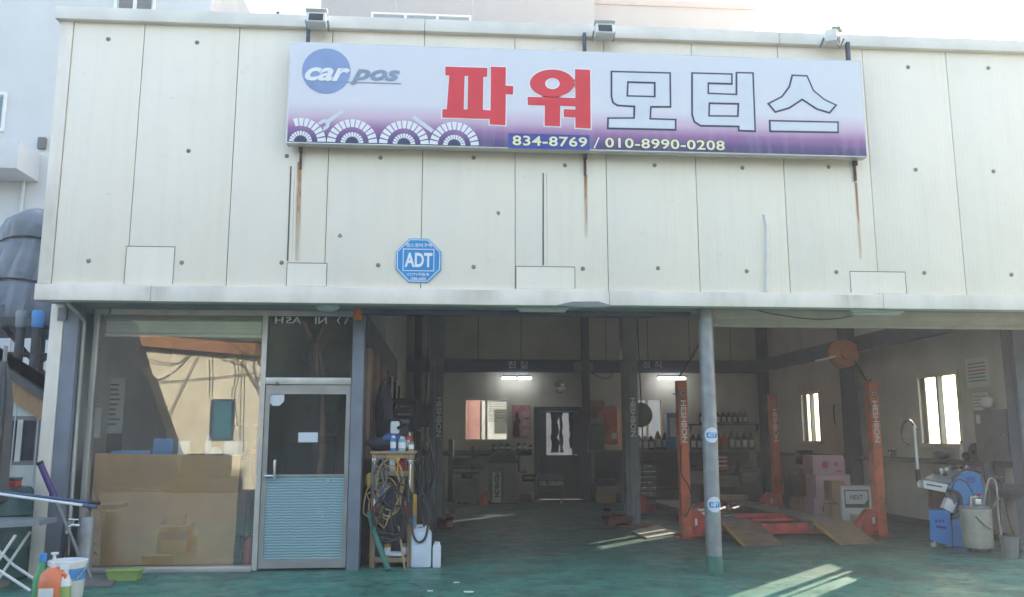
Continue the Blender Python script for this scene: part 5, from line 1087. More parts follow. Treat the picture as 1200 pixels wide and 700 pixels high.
a = WX(1087, 530, 10.5); t.part('mast', MB().tube([(10.47, 2.1, .75), (10.47, 2.1, 1.55)], .018, 8), 'white'); t.part('mast_collar', MB().tube([(10.47, 2.1, .82), (10.47, 2.1, .98)], .03, 8), 'black')
t.part('hose_loop', MB().tube(wiggle([(10.5, 2.1, 1.5), (10.42, 2.12, 1.62), (10.34, 2.15, 1.55), (10.33, 2.15, 1.38), (10.40, 2.12, 1.3)], 4), .014, 8), 'charcoal')
# grey tank
x, y = 10.82, 1.48
t = Thing('vacuum_tank', (x, y, 0), 'grey cylindrical tank on casters with hoses in front of the blue trolley', 'tank')
zt = W(1140, 596, y).z
t.part('vessel', MB().lathe((x, y, 0), [(.12, .05), (.16, .06), (.172, .10), (.178, zt-.06), (.182, zt-.05), (.182, zt), (.15, zt+.01)], 28), 'grey_paint' if False else 'plate')
t.part('lid', MB().lathe((x, y, 0), [(.17, zt+.011), (.17, zt+.03), (.05, zt+.05)], 28), 'grey_paint')
t.part('valve', MB().tube([(x-.08, y-.05, zt+.03), (x-.08, y-.05, zt+.14), (x+.05, y-.07, zt+.15)], .02, 8).box(x-.05, x+.03, y-.1, y-.03, zt+.05, zt+.12, .01), 'silver'); t.part('valve_knob', MB().lathe((x+.02, y-.08, zt+.15), [(.03, 0), (.03, .03)], 10), 'red')
for k in range(3): a = 2.1*k-.9; t.part('castor', MB().lathe((x+.13*math.cos(a)-.015, y+.13*math.sin(a), .03), [(.024, 0), (.024, .03)], 12, 'x'), 'charcoal')
t.part('gauge_line', MB().tube(wiggle([(x-.1, y-.15, zt-.08), (x-.03, y-.19, zt-.17), (x+.06, y-.19, zt-.23)], 4), .006, 6), 'hose')
t.part('hose', MB().tube(wiggle([(x-.02, y-.06, zt+.13), (x-.12, y-.05, zt+.32), (x-.22, y, zt+.34), (x-.28, y, zt+.2), (x-.26, y, zt+.05)], 4), .01, 6), 'charcoal')
t.part('hose', MB().tube(wiggle([(x+.1, y, zt+.02), (x+.16, y-.02, zt+.25), (x+.22, y, zt+.36), (x+.30, y, zt+.3), (x+.28, y-.02, zt-.1), (x+.32, y, zt-.5), (x+.3, y, .03)], 4), .011, 8), 'plate')
t.part('hose', MB().tube(wiggle([(x+.18, y, zt-.1), (x+.26, y-.05, zt+.1), (x+.35, y, zt+.05), (x+.30, y, zt-.4), (x+.36, y, .1)], 4), .012, 8), 'grey_duct')
t.part('push_handle', MB().tube([(x+.19, y+.02, .3), (x+.22, y+.02, zt+.3), (x+.30, y+.02, zt+.38), (x+.42, y+.02, zt+.37)], .016, 8), 'charcoal')
# bin
x, y = 11.12, 1.02; p = WZ(1184, 656, 0); x, y = p.x+.09, p.y+.12
t = Thing('waste_bin', (x, y, .004), 'small grey waste bin on the floor near the right edge', 'bin'); t.part('bin', MB().lathe((x, y, .004), [(.075, 0), (.105, .23), (.111, .23), (.111, .245), (.1, .245), (.07, .02)], 20), 'lift_grey'); blob('bin_liner', (x, y, .19), (.085, .085, .04), 'black', 'black liner stuffed in the grey waste bin', 'bag', seed=31)
# electrical cabinet
t = Thing('electrical_cabinet', (XW-.12, 2.15, 1.07), 'grey electrical cabinet mounted on the right wall', 'cabinet')
t.part('body', MB().box(XW-.22, XW-.003, 1.8, 2.52, 1.08, 1.76, .008), 'lift_grey'); d_ = t.part('door', MB().box(XW-.236, XW-.2205, 1.82, 2.5, 1.1, 1.74, .004), 'lift_grey'); t.part('door_label', MB().box(XW-.2385, XW-.2365, 2.36, 2.45, 1.58, 1.70), 'paper', d_); t.part('lock', MB().lathe((XW-.236, 1.88, 1.42), [(.015, 0), (.015, -.015)], 10, 'x'), 'silver', d_)
blob('white_cap_bundle', (XW-.12, 2.35, 1.76), (.08, .09, .09), 'white', 'white bundle lying on top of the electrical cabinet', 'bundle', seed=33)
# exhaust hose and cables under it
pts = [(11.62, 2.35, 1.06), (11.6, 2.33, .95), (11.58, 2.25, .80), (11.56, 2.05, .70), (11.56, 1.85, .72), (11.56, 1.65, .74)]
dense = wiggle(pts, 10); mb = MB()
hs = Thing('exhaust_hose', (11.58, 2.0, .7), 'thick grey exhaust hose hanging under the electrical cabinet', 'hose'); hs.part('hose', MB().tube(dense, .075, 12), 'grey_duct')
for k in range(0, len(dense)-1, 2):
    a, b = dense[k], dense[k+1]; d = (b-a).normalized(); hs.part('corrugation', MB().tube([a-d*.008, a+d*.008], .083, 12), 'grey_duct')
single('hanging_cable', MB().tube(wiggle([(11.72, 2.2, 1.0), (11.70, 2.18, .6), (11.66, 2.1, .3), (11.68, 1.95, .02)], 4), .01, 6), 'hose', 'black cable hanging down the right wall below the exhaust hose', 'cable')
t = Thing('wall_socket', (11.76, 1.75, .8), 'small white and orange socket box beside the exhaust hose', 'socket'); t.part('box', MB().box(11.7, 11.79, 1.7, 1.85, .74, .9, .01), 'white'); t.part('plug', MB().box(11.66, 11.7, 1.74, 1.82, .84, .94, .01), 'orange')
# things on the wall rail below the window
blob('power_tool', (XW-.12, 3.55, 1.07), (.09, .16, .075), 'steel_navy', 'dark blue tool lying on the right wall rail', 'tool', seed=41, amp=.12)
lathe_thing('white_bottle', XW-.09, 3.08, 1.07, [(.03, 0), (.035, .01), (.035, .15), (.015, .2), (.015, .24)], 'white', 'slim white bottle standing on the right wall rail', 'bottle', [('cap', [(.018, .24), (.018, .27)], 'charcoal')], 12)
blob('black_glove', (XW-.1, 2.95, 1.07), (.07, .09, .06), 'black', 'black lump beside the white bottle on the wall rail', 'glove', seed=43)
t = Thing('grinder_disc', (XW-.09, 2.78, 1.07), 'dark round grinding disc standing on the wall rail', 'disc'); t.part('disc', MB().lathe((XW-.11, 2.78, 1.07+.12), [(.12, 0), (.125, .02), (.12, .04)], 22, 'x'), 'charcoal'); t.part('hub', MB().lathe((XW-.125, 2.78, 1.19), [(.03, 0), (.03, .07)], 12, 'x'), 'black')
blob('tool_lump', (XW-.09, 2.58, 1.07), (.05, .05, .03), 'black', 'small dark tool lump near the electrical cabinet on the rail', 'tool', seed=44)
blob('valve_part', (XW-.09, 2.48, 1.07), (.05, .06, .05), 'charcoal', 'dark angled fitting next to the electrical cabinet', 'fitting', seed=45, amp=.5)
t = Thing('outlet_box', (XW-.15, 5.0, 1.07), 'small black outlet box on the wall rail behind the front lift post', 'outlet'); t.part('box', MB().box(XW-.16, XW-.09, 4.9, 5.04, 1.07, 1.19, .01), 'black'); t.part('socket', MB().lathe((XW-.161, 4.97, 1.14), [(.025, 0), (.025, -.004)], 12, 'x'), 'white')
# notices on the right wall
def wall_notice(px0, py0, px1, py1, label, mat, rows, cols):
    a, b = WX(px0, py0, XW), WX(px1, py1, XW); y0, y1 = b.y, a.y; z0, z1 = W(0, 0, 0).z*0+b.z, a.z
    z1 = (WX(px0, py0, XW).z+WX(px1, py0, XW).z)/2; z0 = (WX(px0, py1, XW).z+WX(px1, py1, XW).z)/2
    t = Thing('wall_notice', (XW-.004, (y0+y1)/2, z0), label, 'notice'); t.part('sheet', MB().box(XW-.006, XW-.002, y0, y1, z0, z1), mat); h = z1-z0; wd = y1-y0
    for i in range(rows):
        z = z1-h*(.2+.7*i/rows); t.part('print_line', MB().box(XW-.0085, XW-.0065, y0+wd*random.uniform(.08, .2), y1-wd*.08, z-h*.018, z+h*.02), cols[i % len(cols)])
    return t, y0, y1, z0, z1
wall_notice(1131, 419, 1162, 454, 'larger paper notice high on the right wall', 'paper', 6, ['logo_grey', 'logo_grey', 'magenta', 'logo_grey'])
t, y0, y1, z0, z1 = wall_notice(1139, 460, 1161, 483, 'smaller framed certificate below the larger notice', 'paper', 4, ['logo_grey', 'aqua_', 'card'])
t.part('frame', MB().box(XW-.012, XW-.001, y0-.012, y0, z0-.012, z1+.012).box(XW-.012, XW-.001, y1, y1+.012, z0-.012, z1+.012).box(XW-.012, XW-.001, y0, y1, z0-.012, z0).box(XW-.012, XW-.001, y0, y1, z1, z1+.012), 'alu')
# hose reel hanging from the wall beam
p = WX(988, 415, 11.45); Yr = p.y
t = Thing('hose_reel', (11.45, Yr, p.z), 'orange hose reel hanging from the beam in the right-hand corner', 'hose reel')
for dy in (-.09, .09): t.part('flange', MB().lathe((11.45, Yr+dy, p.z), [(.24, 0), (.25, .015), (.24, .03)], 30, 'y'), 'reel')
t.part('drum', MB().lathe((11.45, Yr+.09, p.z), [(.17, .0), (.17, .16)], 24, 'y'), 'reel'); t.part('guide_arm', MB().box(11.55, 11.78, Yr-.13, Yr+.05, p.z+.02, p.z+.16, .02), 'reel'); t.part('spring_cap', MB().lathe((11.45, Yr-.12, p.z), [(.1, 0), (.09, .03), (.03, .04)], 20, 'y'), 'reel')
t.part('mount', MB().tube([(11.45, Yr, p.z+.2), (11.6, Yr, 3.1), (11.7, Yr, 3.12)], .02, 8), 'charcoal')
t.part('nozzle', MB().tube([(11.25, Yr-.12, p.z-.06), (10.85, Yr-.15, p.z-.15)], .02, 8), 'pale_print')
t.part('hose', MB().tube(wiggle([(11.6, Yr-.1, p.z-.1), W(1010, 437, 5.5), W(1016, 447, 4.2), (RX, FY, 2.22)], 5), .016, 8), 'hose'); t.part('hose', MB().tube(wiggle([(11.6, Yr-.1, p.z-.2), W(1003, 450, 6), W(1010, 452, 4.8), (RX-.04, FY, 2.15)], 5), .012, 8), 'hose')
single('wall_hook', MB().tube([(11.78, 7.2, 2.02), (11.76, 7.2, 1.94), (11.77, 7.21, 1.74), (11.77, 7.2, 1.6)], .02, 6, r1=.006), 'charcoal', 'dark hook strap hanging on the right wall between window and column', 'hook')

# cartons stacked behind the front right post
def printed(px0, px1, py0, py1, Y, z, d, mat, label, art, rot=0):
    t, M, wd, h = carton(px0, px1, py0, py1, Y, z, d, mat, label, 'carton', 'carton', 'cartons stacked by the right wall', rot=rot, strip='lilac' if mat == 'lilac' else 'card')
    def onf(mb_): mb_.M = M; return mb_
    f = -d/2-.0015
    if art == 'ring':
        t.part('print_disc', onf(MB()).lathe((-wd*.12, f, h*.5), [(h*.2, 0), (h*.2, .001)], 16, 'y'), 'magenta'); t.part('print_disc', onf(MB()).lathe((wd*.22, f, h*.55), [(h*.13, 0), (h*.13, .001)], 14, 'y'), 'magenta'); t.part('print_bar', onf(MB()).box(wd*.2, wd*.42, f-.001, f, h*.1, h*.2), 'magenta')
    if art == 'next':
        t.part('print_frame', onf(MB()).box(-wd*.4, wd*.4, f-.001, f, h*.42, h*.9), 'charcoal'); t.part('print_field', onf(MB()).box(-wd*.37, wd*.37, f-.002, f-.0011, h*.52, h*.87), 'pale_print')
        t.part('print_lettering', text_mb('NEXT', M @ FRONT, (0, 0, 0), height=h*.12, width=wd*.45, ext=.0005, off=.02), 'charcoal') if False else None
        mm = text_mb('NEXT', FRONT, (0, 0, 0), height=h*.12, width=wd*.42, ext=.0005, off=.02); m2 = onf(MB()); m2.add([(v.x, v.y+f-.003, v.z+h*.7) for v in mm.v], mm.f); t.part('print_lettering', m2, 'charcoal')
        t.part('print_wedge', onf(MB()).prism([(wd*.37, f-.0025, h*.43), (wd*.37, f-.0025, h*.65), (wd*.15, f-.0025, h*.43)], (0, .001, 0)), 'green_paint')
    if art == 'small': t.part('print_field', onf(MB()).box(-wd*.3, wd*.3, f-.001, f, h*.2, h*.8), 'green_paint'); t.part('print_inner', onf(MB()).box(-wd*.2, wd*.24, f-.002, f-.0011, h*.3, h*.7), 'paper')
    if art == 'mark': t.part('print_mark', onf(MB()).box(-wd*.2, wd*.2, f-.001, f, h*.35, h*.65), 'magenta')
    return t, M, wd, h
Yc = 5.55
hz = lambda py: W(975, py, Yc).z
printed(955, 986, 580, 606, Yc+.05, .004, .4, 'lilac', 'pink printed carton at the bottom of the tall stack', 'mark')
h1_ = W(970, 580, Yc+.05).z-W(970, 606, Yc+.05).z+.006
printed(957, 996, 553, 580, Yc+.03, h1_, .42, 'lilac', 'pink printed carton in the middle of the tall stack', 'ring')
h2_ = h1_+W(975, 553, Yc).z-W(975, 580, Yc).z+.006
printed(953, 989, 531, 553, Yc+.05, h2_, .42, 'lilac', 'topmost pink printed carton with magenta circles', 'ring')
printed(986, 1002, 583, 607, Yc+.08, .004, .3, 'lilac', 'pink carton half hidden behind the white carton', 'mark')
t, M, wd, hW = printed(990, 1021, 569, 613, 4.95, .004, .34, 'white', 'tall white carton with a green printed label beside the lift post', 'next', rot=rad(-6))
printed(1005, 1021, 601, 614, 4.6, .004, .25, 'white', 'small white carton with a green square in front of the tall white one', 'small')
printed(976, 990, 569, 592, 5.05, .36, .3, 'card', 'upper brown carton left of the tall white carton', 'none'); printed(976, 990, 592, 614, 5.05, .004, .3, 'card', 'lower brown carton left of the tall white carton', 'none')
printed(946, 957, 553, 580, 6.4, .42, .35, 'card', 'narrow tan carton behind the pink stack', 'none'); printed(937, 953, 585, 606, 6.3, .004, .4, 'card', 'low tan carton on the floor behind the runway', 'none')
carton(941, 953, 536, 553, 6.6, .9, .3, 'black', 'black box behind the top of the pink stack', 'storage_box'); carton(930, 952, 553, 600, 6.9, .004, .4, 'charcoal', 'tall dark cabinet box behind the pink stack', 'storage_box')

# ------------------------------------------------------------------ along the back wall
Yw = YB-.03
# lit tubes in slim battens
for i, (a, b, lab) in enumerate(((588.5, 604.5, 'lit fluorescent tube high on the back wall, left of the pair'), (607.5, 622.5, 'lit fluorescent tube high on the back wall, right of the pair'), (771, 803, 'lit fluorescent tube above the oil shelves'))):
    p, q = W(a, 443.5, YB-.35), W(b, 443.5, YB-.35)
    t = Thing('fluorescent_lamp', ((p.x+q.x)/2, YB-.35, p.z), lab, 'lamp', 'fluorescent lamps'); t.part('batten', MB().box(p.x-.02, q.x+.02, YB-.38, YB-.32, p.z+.025, p.z+.07, .004), 'white'); t.part('tube', MB().tube([(p.x, YB-.36, p.z), (q.x, YB-.36, p.z)], .024, 10), 'tube')
    for x in (p.x+.04, q.x-.04): t.part('hanger', MB().tube([(x, YB-.35, p.z+.07), (x, YB-.17, bz0+.02)], .005, 5), 'charcoal')
p = W(655.5, 453.5, YB)
t = Thing('wall_emblem', (p.x, YB-.02, p.z), 'round silver emblem plate on the wall above the back door', 'emblem'); t.part('disc', MB().lathe((p.x, YB-.003, p.z), [(.15, 0), (.145, .02), (.10, .035), (.02, .045)], 26, 'y'), 'silver'); t.part('cross_line', MB().box(p.x-.1, p.x+.1, YB-.05, YB-.035, p.z-.012, p.z+.012), 'charcoal')
a, b = W(673, 424.5, YB-.2), W(694, 436.5, YB-.2); t = Thing('speaker_box', ((a.x+b.x)/2, YB-.25, b.z), 'small grey box fixed to the back beam above the door', 'box'); t.part('case', MB().box(a.x, b.x, YB-.36, YB-.17, b.z, a.z, .015), 'grey_paint')
t.part('cable', MB().tube(wiggle([(b.x-.05, YB-.26, b.z), (b.x+.2, YB-.2, b.z-.12), (b.x+.42, YB-.15, b.z-.12), (b.x+.5, YB-.17, b.z+.03)], 4), .012, 6), 'hose')
# poster
a, b = W(600, 475, YB), W(622, 514, YB)
t = Thing('pink_poster', ((a.x+b.x)/2, YB, b.z), 'pink poster beside the left back window', 'poster'); t.part('sheet', MB().box(a.x, b.x, YB-.006, YB-.002, b.z, a.z), 'poster_pink'); wd, h = b.x-a.x, a.z-b.z
t.part('print_figure', shape_mb([[(a.x+wd*u, b.z+h*v) for u, v in ((.05, .05), (.42, .05), (.38, .4), (.45, .55), (.36, .62), (.38, .72), (.3, .8), (.18, .78), (.14, .66), (.2, .58), (.08, .5))]], YB-.007, 0, .0005), 'skin')
for k in range(3): t.part('print_patch', MB().box(a.x+wd*.55, a.x+wd*.92, YB-.0075, YB-.0065, b.z+h*(.1+.27*k), b.z+h*(.28+.27*k)), 'lilac')
# cloths hanging over the back door light
x0, x1, z0, z1 = dw
for lab, u0, u1, zt_ in (('dark apron hanging over the middle of the back door glass', .18, .46, 1.0), ('dark brown strip hanging right of the apron on the back door', .52, .66, 1.0), ('narrow dark strap hanging at the right of the back door glass', .9, 1.02, .9)):
    wv = x1-x0; n = 8; L = []; R__ = []
    for i in range(n+1):
        z = z1+.02-(z1-z0)*zt_*i/n*.96; L.append((x0+wv*u0+random.uniform(-.02, .02), YB-.02, z)); R__.append((x0+wv*u1+random.uniform(-.035, .035), YB-.02, z))
    mb = MB()
    for i in range(n): mb.prism([L[i], R__[i], R__[i+1], L[i+1]], (0, -.012, 0))
    single('hanging_cloth', mb, 'cloth_dark', lab, 'cloth')
# wheel balancer / standing machine with dark dome
def machine_base(px, py, Y): return W(px, py, Y).x
Yq = 9.6
xa, xb = W(574, 560, Yq).x, W(605, 560, Yq).x; xc = (xa+xb)/2; ztop = W(590, 541, Yq).z
t = Thing('tyre_machine', (xc, Yq+.25, 0), 'grey standing service machine with a black dome and white name strip', 'machine')
t.part('body', MB().prism([(xa+.04, Yq, .02), (xb-.04, Yq, .02), (xb, Yq, .35), (xb, Yq, ztop-.05), (xb-.12, Yq, ztop), (xa+.12, Yq, ztop), (xa, Yq, ztop-.05), (xa, Yq, .35)], (0, .5, 0)), 'grey_paint')
vs_ = [( -.02+xa+.0, Yq-.05, ztop)]
dm = [(xa-.03, Yq-.02, ztop-.04)]+[(xc+(xb-xa)*.56*math.cos(a), Yq-.02, ztop-.03+.24*math.sin(a)) for a in [math.pi-math.pi*i/12 for i in range(13)]]+[(xb+.03, Yq-.02, ztop-.04)]
t.part('dome', MB().prism(dm, (0, .45, 0)), 'black_gloss')
a, b = W(577, 553, Yq), W(587, 589, Yq); st = t.part('name_strip', MB().box(a.x, b.x, Yq-.006, Yq-.001, b.z, a.z), 'white_print'); t.part('strip_lettering', text_mb('HESHBON', DOWN, ((a.x+b.x)/2+.01, Yq-.008, (a.z+b.z)/2+.05), height=(b.x-a.x)*.6, width=(a.z-b.z)*.8, ext=.001, off=.03), 'black', st)
t.part('side_groove', MB().box(b.x+.03, b.x+.05, Yq-.003, Yq-.0005, .1, ztop-.1), 'charcoal'); t.part('foot', MB().box(xa, xb, Yq+.03, Yq+.45, .004, .02), 'black')
# tyre changer left of it
Yt = 9.4
xa, xb = W(533, 560, Yt).x, W(562, 560, Yt).x
t = Thing('tyre_changer', ((xa+xb)/2, Yt+.3, 0), 'dull green-grey tyre changer with a turntable left of the dome machine', 'tyre changer')
z1_ = W(545, 561, Yt).z; t.part('cabinet', MB().box(xa, xb, Yt, Yt+.5, .05, z1_, .03), 'grey_paint'); t.part('turntable', MB().lathe(((xa+xb)/2, Yt+.25, z1_), [(.12, 0), (.12, .08), (.3, .09), (.3, .12)], 24), 'charcoal')
t.part('column', MB().box(xa-.14, xa-.03, Yt+.35, Yt+.48, .05, W(530, 515, Yt).z, .01), 'charcoal'); t.part('arm', MB().box(xa-.12, xb-.1, Yt+.37, Yt+.45, W(530, 545, Yt).z, W(530, 541, Yt).z, .01), 'charcoal'); t.part('tool_post', MB().tube([(xb-.14, Yt+.41, W(530, 552, Yt).z), (xb-.14, Yt+.41, W(530, 523, Yt).z)], .025, 8), 'charcoal')
t.part('tool_tray', MB().box(xa-.05, xb+.05, Yt-.02, Yt+.15, z1_+.2, z1_+.24, .005).box(xa-.05, xb+.02, Yt+.1, Yt+.14, z1_+.26, z1_+.42, .005), 'charcoal')
for k in range(3): t.part('pedal', MB().box(xa+.06+.11*k, xa+.13+.11*k, Yt-.1, Yt-.002, .04, .06, .004), 'black')
t = Thing('wheel_chock', (W(566, 585, 9.3).x, 9.3, 0), 'orange wedge on the floor between the two tyre machines', 'wedge'); p = W(566, 585, 9.3); t.part('wedge', MB().prism([(p.x-.12, 9.3, .004), (p.x+.12, 9.3, .004), (p.x+.10, 9.3, .32), (p.x+.06, 9.3, .32)], (0, .2, 0)), 'lift_orange')
t = Thing('tyre_rack', (W(455, 560, 10.2).x+7.3-3.3, 10.2, 0), 'dark hose bracket and crate right of the dome machine', 'rack') if False else None
Ym2 = 10.2
for px0, py0, px1, py1, nm, mt, lab, cat in ((608, 531, 612, 553, 'tool_hanger', 'black', 'black bracket hanging under the wall rail near the poster', 'bracket'), (613, 557, 624, 563, 'tool_hanger', 'black', 'black clamp hanging lower on the wall near the door', 'bracket')):
    a, b = W(px0, py0, Ym2), W(px1, py1, Ym2); single(nm, MB().tube([(a.x, Ym2, a.z), (a.x, Ym2, b.z), (b.x+.1, Ym2, b.z)], .03, 6).tube([(a.x, Ym2, a.z), (b.x+.22, Ym2, a.z)], .03, 6), mt, lab, cat)
carton(610, 623, 581, 591, 9.9, .004, .3, 'card', 'orange brown crate on the floor beside the oil drain trolley', 'crate', 'crate')
# oil drain trolley
Yd = 9.3; xa, xb = W(630, 570, Yd).x, W(662, 570, Yd).x
t = Thing('oil_drain_trolley', ((xa+xb)/2, Yd, 0), 'dark oil drain trolley lettered on its front before the back door', 'trolley')
zt_ = W(645, 561, Yd).z; t.part('tank', MB().box(xa, xb, Yd, Yd+.45, .22, zt_, .03), 'charcoal'); t.part('tray', MB().prism([(xa-.03, Yd-.02, zt_), (xb+.03, Yd-.02, zt_), (xb-.05, Yd+.1, zt_+.08), (xa+.05, Yd+.1, zt_+.08)], (0, .3, 0)), 'charcoal')
t.part('tank_lettering', text_mb('OIL DRAIN', FRONT, ((xa+xb)/2, Yd-.004, (zt_+.22)/2+.06), height=.09, width=(xb-xa)*.86, ext=.001, off=.02), 'pale_print')
t.part('pole', MB().tube([(xa+.12, Yd+.2, zt_), (xa+.12, Yd+.2, zt_+.45)], .02, 8), 'charcoal')
for x in (xa+.07, xb-.07): t.part('leg', MB().box(x-.02, x+.02, Yd+.03, Yd+.07, .09, .221), 'charcoal'); t.part('castor', MB().lathe((x-.02, Yd+.05, .05), [(.045, 0), (.045, .04)], 14, 'x'), 'pale_print')
# cans on the wall rail
zr = W(560, 528, YB-.07).z; rnd = random.Random(5)
for i, px in enumerate((579, 588, 595, 601, 608, 615, 622)):
    x = W(px, 525, YB-.07).x; h = rnd.uniform(.08, .18); can(x, YB-.07, zr+.001, rnd.uniform(.04, .055), h, ('charcoal', 'grey_paint', 'steel_navy', 'pale_print')[i % 4], 'charcoal', ('dark tin first from the left on the back wall rail', 'grey tin second from the left on the back wall rail', 'navy tin third from the left on the back wall rail', 'pale tin in the middle of the back wall rail', 'dark tin fifth from the left on the back wall rail', 'grey tin sixth from the left on the back wall rail', 'navy tin nearest the back door on the wall rail')[i])
# workbench right of the door
Yk2 = 10.0; xa, xb = W(692, 530, Yk2).x, W(893, 530, Yk2).x; zt_ = W(780, 527.5, Yk2).z
t = Thing('workbench', ((xa+xb)/2, 10.35, 0), 'long dark workbench under the oil shelves at the back', 'workbench')
t.part('top', MB().box(xa, xb, Yk2, YB-.17, zt_-.05, zt_, .005), 'lift_grey')
for x in (xa+.03, W(727, 530, Yk2).x, W(800, 530, Yk2).x, xb-.1): t.part('leg', MB().box(x, x+.06, Yk2+.02, Yk2+.08, .004, zt_-.051), 'lift_grey')
t.part('back_panel', MB().box(xa+.1, xb-.1, YB-.24, YB-.2, .004, zt_-.052), 'charcoal'); t.part('lower_shelf', MB().box(xa+.1, xb-.1, Yk2+.1, YB-.25, .25, .28), 'charcoal')
# drawer cabinet
a, b = W(746, 578, 9.7), W(768.5, 545, 9.7)
t = Thing('drawer_cabinet', ((a.x+b.x)/2, 9.9, 0), 'steel tool cabinet with bright drawer fronts under the bench', 'tool cabinet'); t.part('case', MB().box(a.x-.03, b.x+.03, 9.72, 10.15, .06, b.z+.04, .01), 'charcoal')
for k in range(6):
    z = .12+(b.z-.12)*k/6; d_ = t.part('drawer', MB().box(a.x, b.x, 9.7, 9.719, z+.01, z+(b.z-.12)/6-.012, .004), 'lift_grey'); t.part('pull', MB().box(a.x+.01, b.x-.01, 9.685, 9.699, z+(b.z-.12)/6-.04, z+(b.z-.12)/6-.018, .004), 'silver', d_)
for x in (a.x+.03, b.x-.03): t.part('castor', MB().lathe((x-.015, 9.78, .034), [(.03, 0), (.03, .03)], 12, 'x'), 'black')
# dark engines and boxes under the bench
for i, (px0, py0, px1, py1, mt, lab) in enumerate(((697, 562, 728, 588, 'charcoal', 'dark crate under the left end of the workbench'), (805, 537, 828, 580, 'charcoal', 'dark machine under the bench right of the front lift post'), (842, 545, 868, 582, 'black', 'black machine under the right part of the workbench'), (868, 540, 889, 582, 'charcoal', 'dark cabinet under the right end of the workbench'))):
    a, b = W(px0, py1, 9.85), W(px1, py0, 9.85); t = Thing('shop_machine', ((a.x+b.x)/2, 10.0, 0), lab, 'machine'); zt2 = W((px0+px1)/2, py0, 9.85).z
    t.part('body', MB().box(a.x, b.x, 9.85, 10.25, .03, zt2*.8, .03), mt); t.part('head', MB().box(a.x+.06, b.x-.1, 9.9, 10.2, zt2*.8+.002, zt2, .04), mt); t.part('foot', MB().box(a.x+.03, b.x-.03, 9.88, 10.22, .004, .029), 'black'); t.part('front_plate', MB().box(a.x+.05, b.x-.05, 9.838, 9.849, zt2*.4, zt2*.7, .004), 'grey_paint')
carton(701, 722, 577, 589, 9.6, .004, .3, 'card', 'brown crate on the floor under the left end of the bench', 'crate', 'crate')
carton(818, 835, 533, 541, 9.9, .95, .2, 'red', 'dull red box hanging below the bench behind the pipe column', 'red_box') if False else None
t = Thing('red_placard', (W(850, 540, 9.8).x, 9.8, .9), 'dull red placard hanging below the bench edge right of the pipe column', 'placard'); a, b = W(841, 551, 9.8), W(853, 534, 9.8); t.part('plate', MB().box(a.x, b.x, 9.8, 9.815, a.z, b.z, .003), 'lift_red')
for k in range(3): t.part('print_line', MB().box(a.x+.03, b.x-.03, 9.797, 9.7995, a.z+.08+.09*k, a.z+.11+.09*k), 'white_print')
# orange machine on the bench
a, b = W(708, 521, 9.7), W(727, 475, 9.7); t = Thing('orange_compressor', ((a.x+b.x)/2, 9.9, zt_), 'orange red wall-mounted machine with white edge above the bench by the grey lift post', 'machine')
z0_, z1_ = W(715, 521, 9.9).z, W(715, 476, 9.9).z
t.part('body', MB().box(a.x+.03, b.x, 9.9, 10.3, max(zt_+.001, z0_), z1_, .08), 'lift_orange'); t.part('edge_trim', MB().box(a.x-.03, a.x+.028, 9.92, 10.28, zt_+.001, z1_-.12, .01), 'plate'); t.part('plate', MB().box(a.x+.2, a.x+.32, 9.89, 9.899, z0_+.12, z0_+.25), 'paper')
carton(690, 708, 490, 521, 9.9, zt_+.001, .25, 'charcoal', 'dark parts box on the bench left of the orange machine', 'parts_box')
a, b = W(690, 490, YB), W(708, 470, YB); single('pin_board', MB().box(a.x, b.x, YB-.03, YB-.004, a.z, b.z), 'card', 'brown board on the wall above the dark parts box', 'board')
# upper shelf and oil bottles
a, b = W(834, 497, YB-.3), W(893, 497, YB-.3)
t = Thing('wall_shelf', ((a.x+b.x)/2, YB-.2, a.z), 'dark wall shelf holding a row of bottles right of the pipe column', 'shelf'); t.part('board', MB().box(W(800, 497, YB-.3).x, b.x, YB-.34, YB-.17, a.z-.03, a.z), 'charcoal')
for x in (W(806, 500, YB).x, b.x-.1): t.part('bracket', MB().prism([(x, YB-.17, a.z-.031), (x, YB-.32, a.z-.031), (x, YB-.17, a.z-.2)], (.02, 0, 0)), 'charcoal')
def oil_bottle(x, y, z, h, wd, mat, lab, group, lm):
    t = Thing('oil_bottle', (x, y, z), lab, 'bottle', group); t.part('body', MB().box(x-wd/2, x+wd/2, y-.045, y+.045, z, z+h*.72, .02).prism([(x-wd*.42, y-.035, z+h*.71), (x+wd*.42, y-.035, z+h*.71), (x+wd*.15, y-.02, z+h*.9), (x-wd*.25, y-.02, z+h*.9)], (0, .06, 0)), mat)
    t.part('cap', MB().lathe((x, y, z+h*.9), [(wd*.2, 0), (wd*.2, h*.09), (wd*.15, h*.1)], 10), 'black_gloss' if lm != 'red' else 'red'); t.part('label_sheet', MB().box(x-wd*.36, x+wd*.36, y-.0475, y-.0455, z+h*.15, z+h*.58), lm)
ORD = ['first', 'second', 'third', 'fourth', 'fifth', 'sixth', 'seventh', 'eighth', 'ninth', 'tenth', 'eleventh', 'twelfth', 'thirteenth']
for i, px in enumerate((822, 829, 840.5, 847.5, 854, 860.5, 867, 873)):
    oil_bottle(W(px, 490, YB-.26).x, YB-.26, a.z+.001, .28, .115, 'black_gloss', ORD[i]+' pale-labelled oil bottle from the left on the upper wall shelf', 'bottles on the upper shelf', 'pale_print')
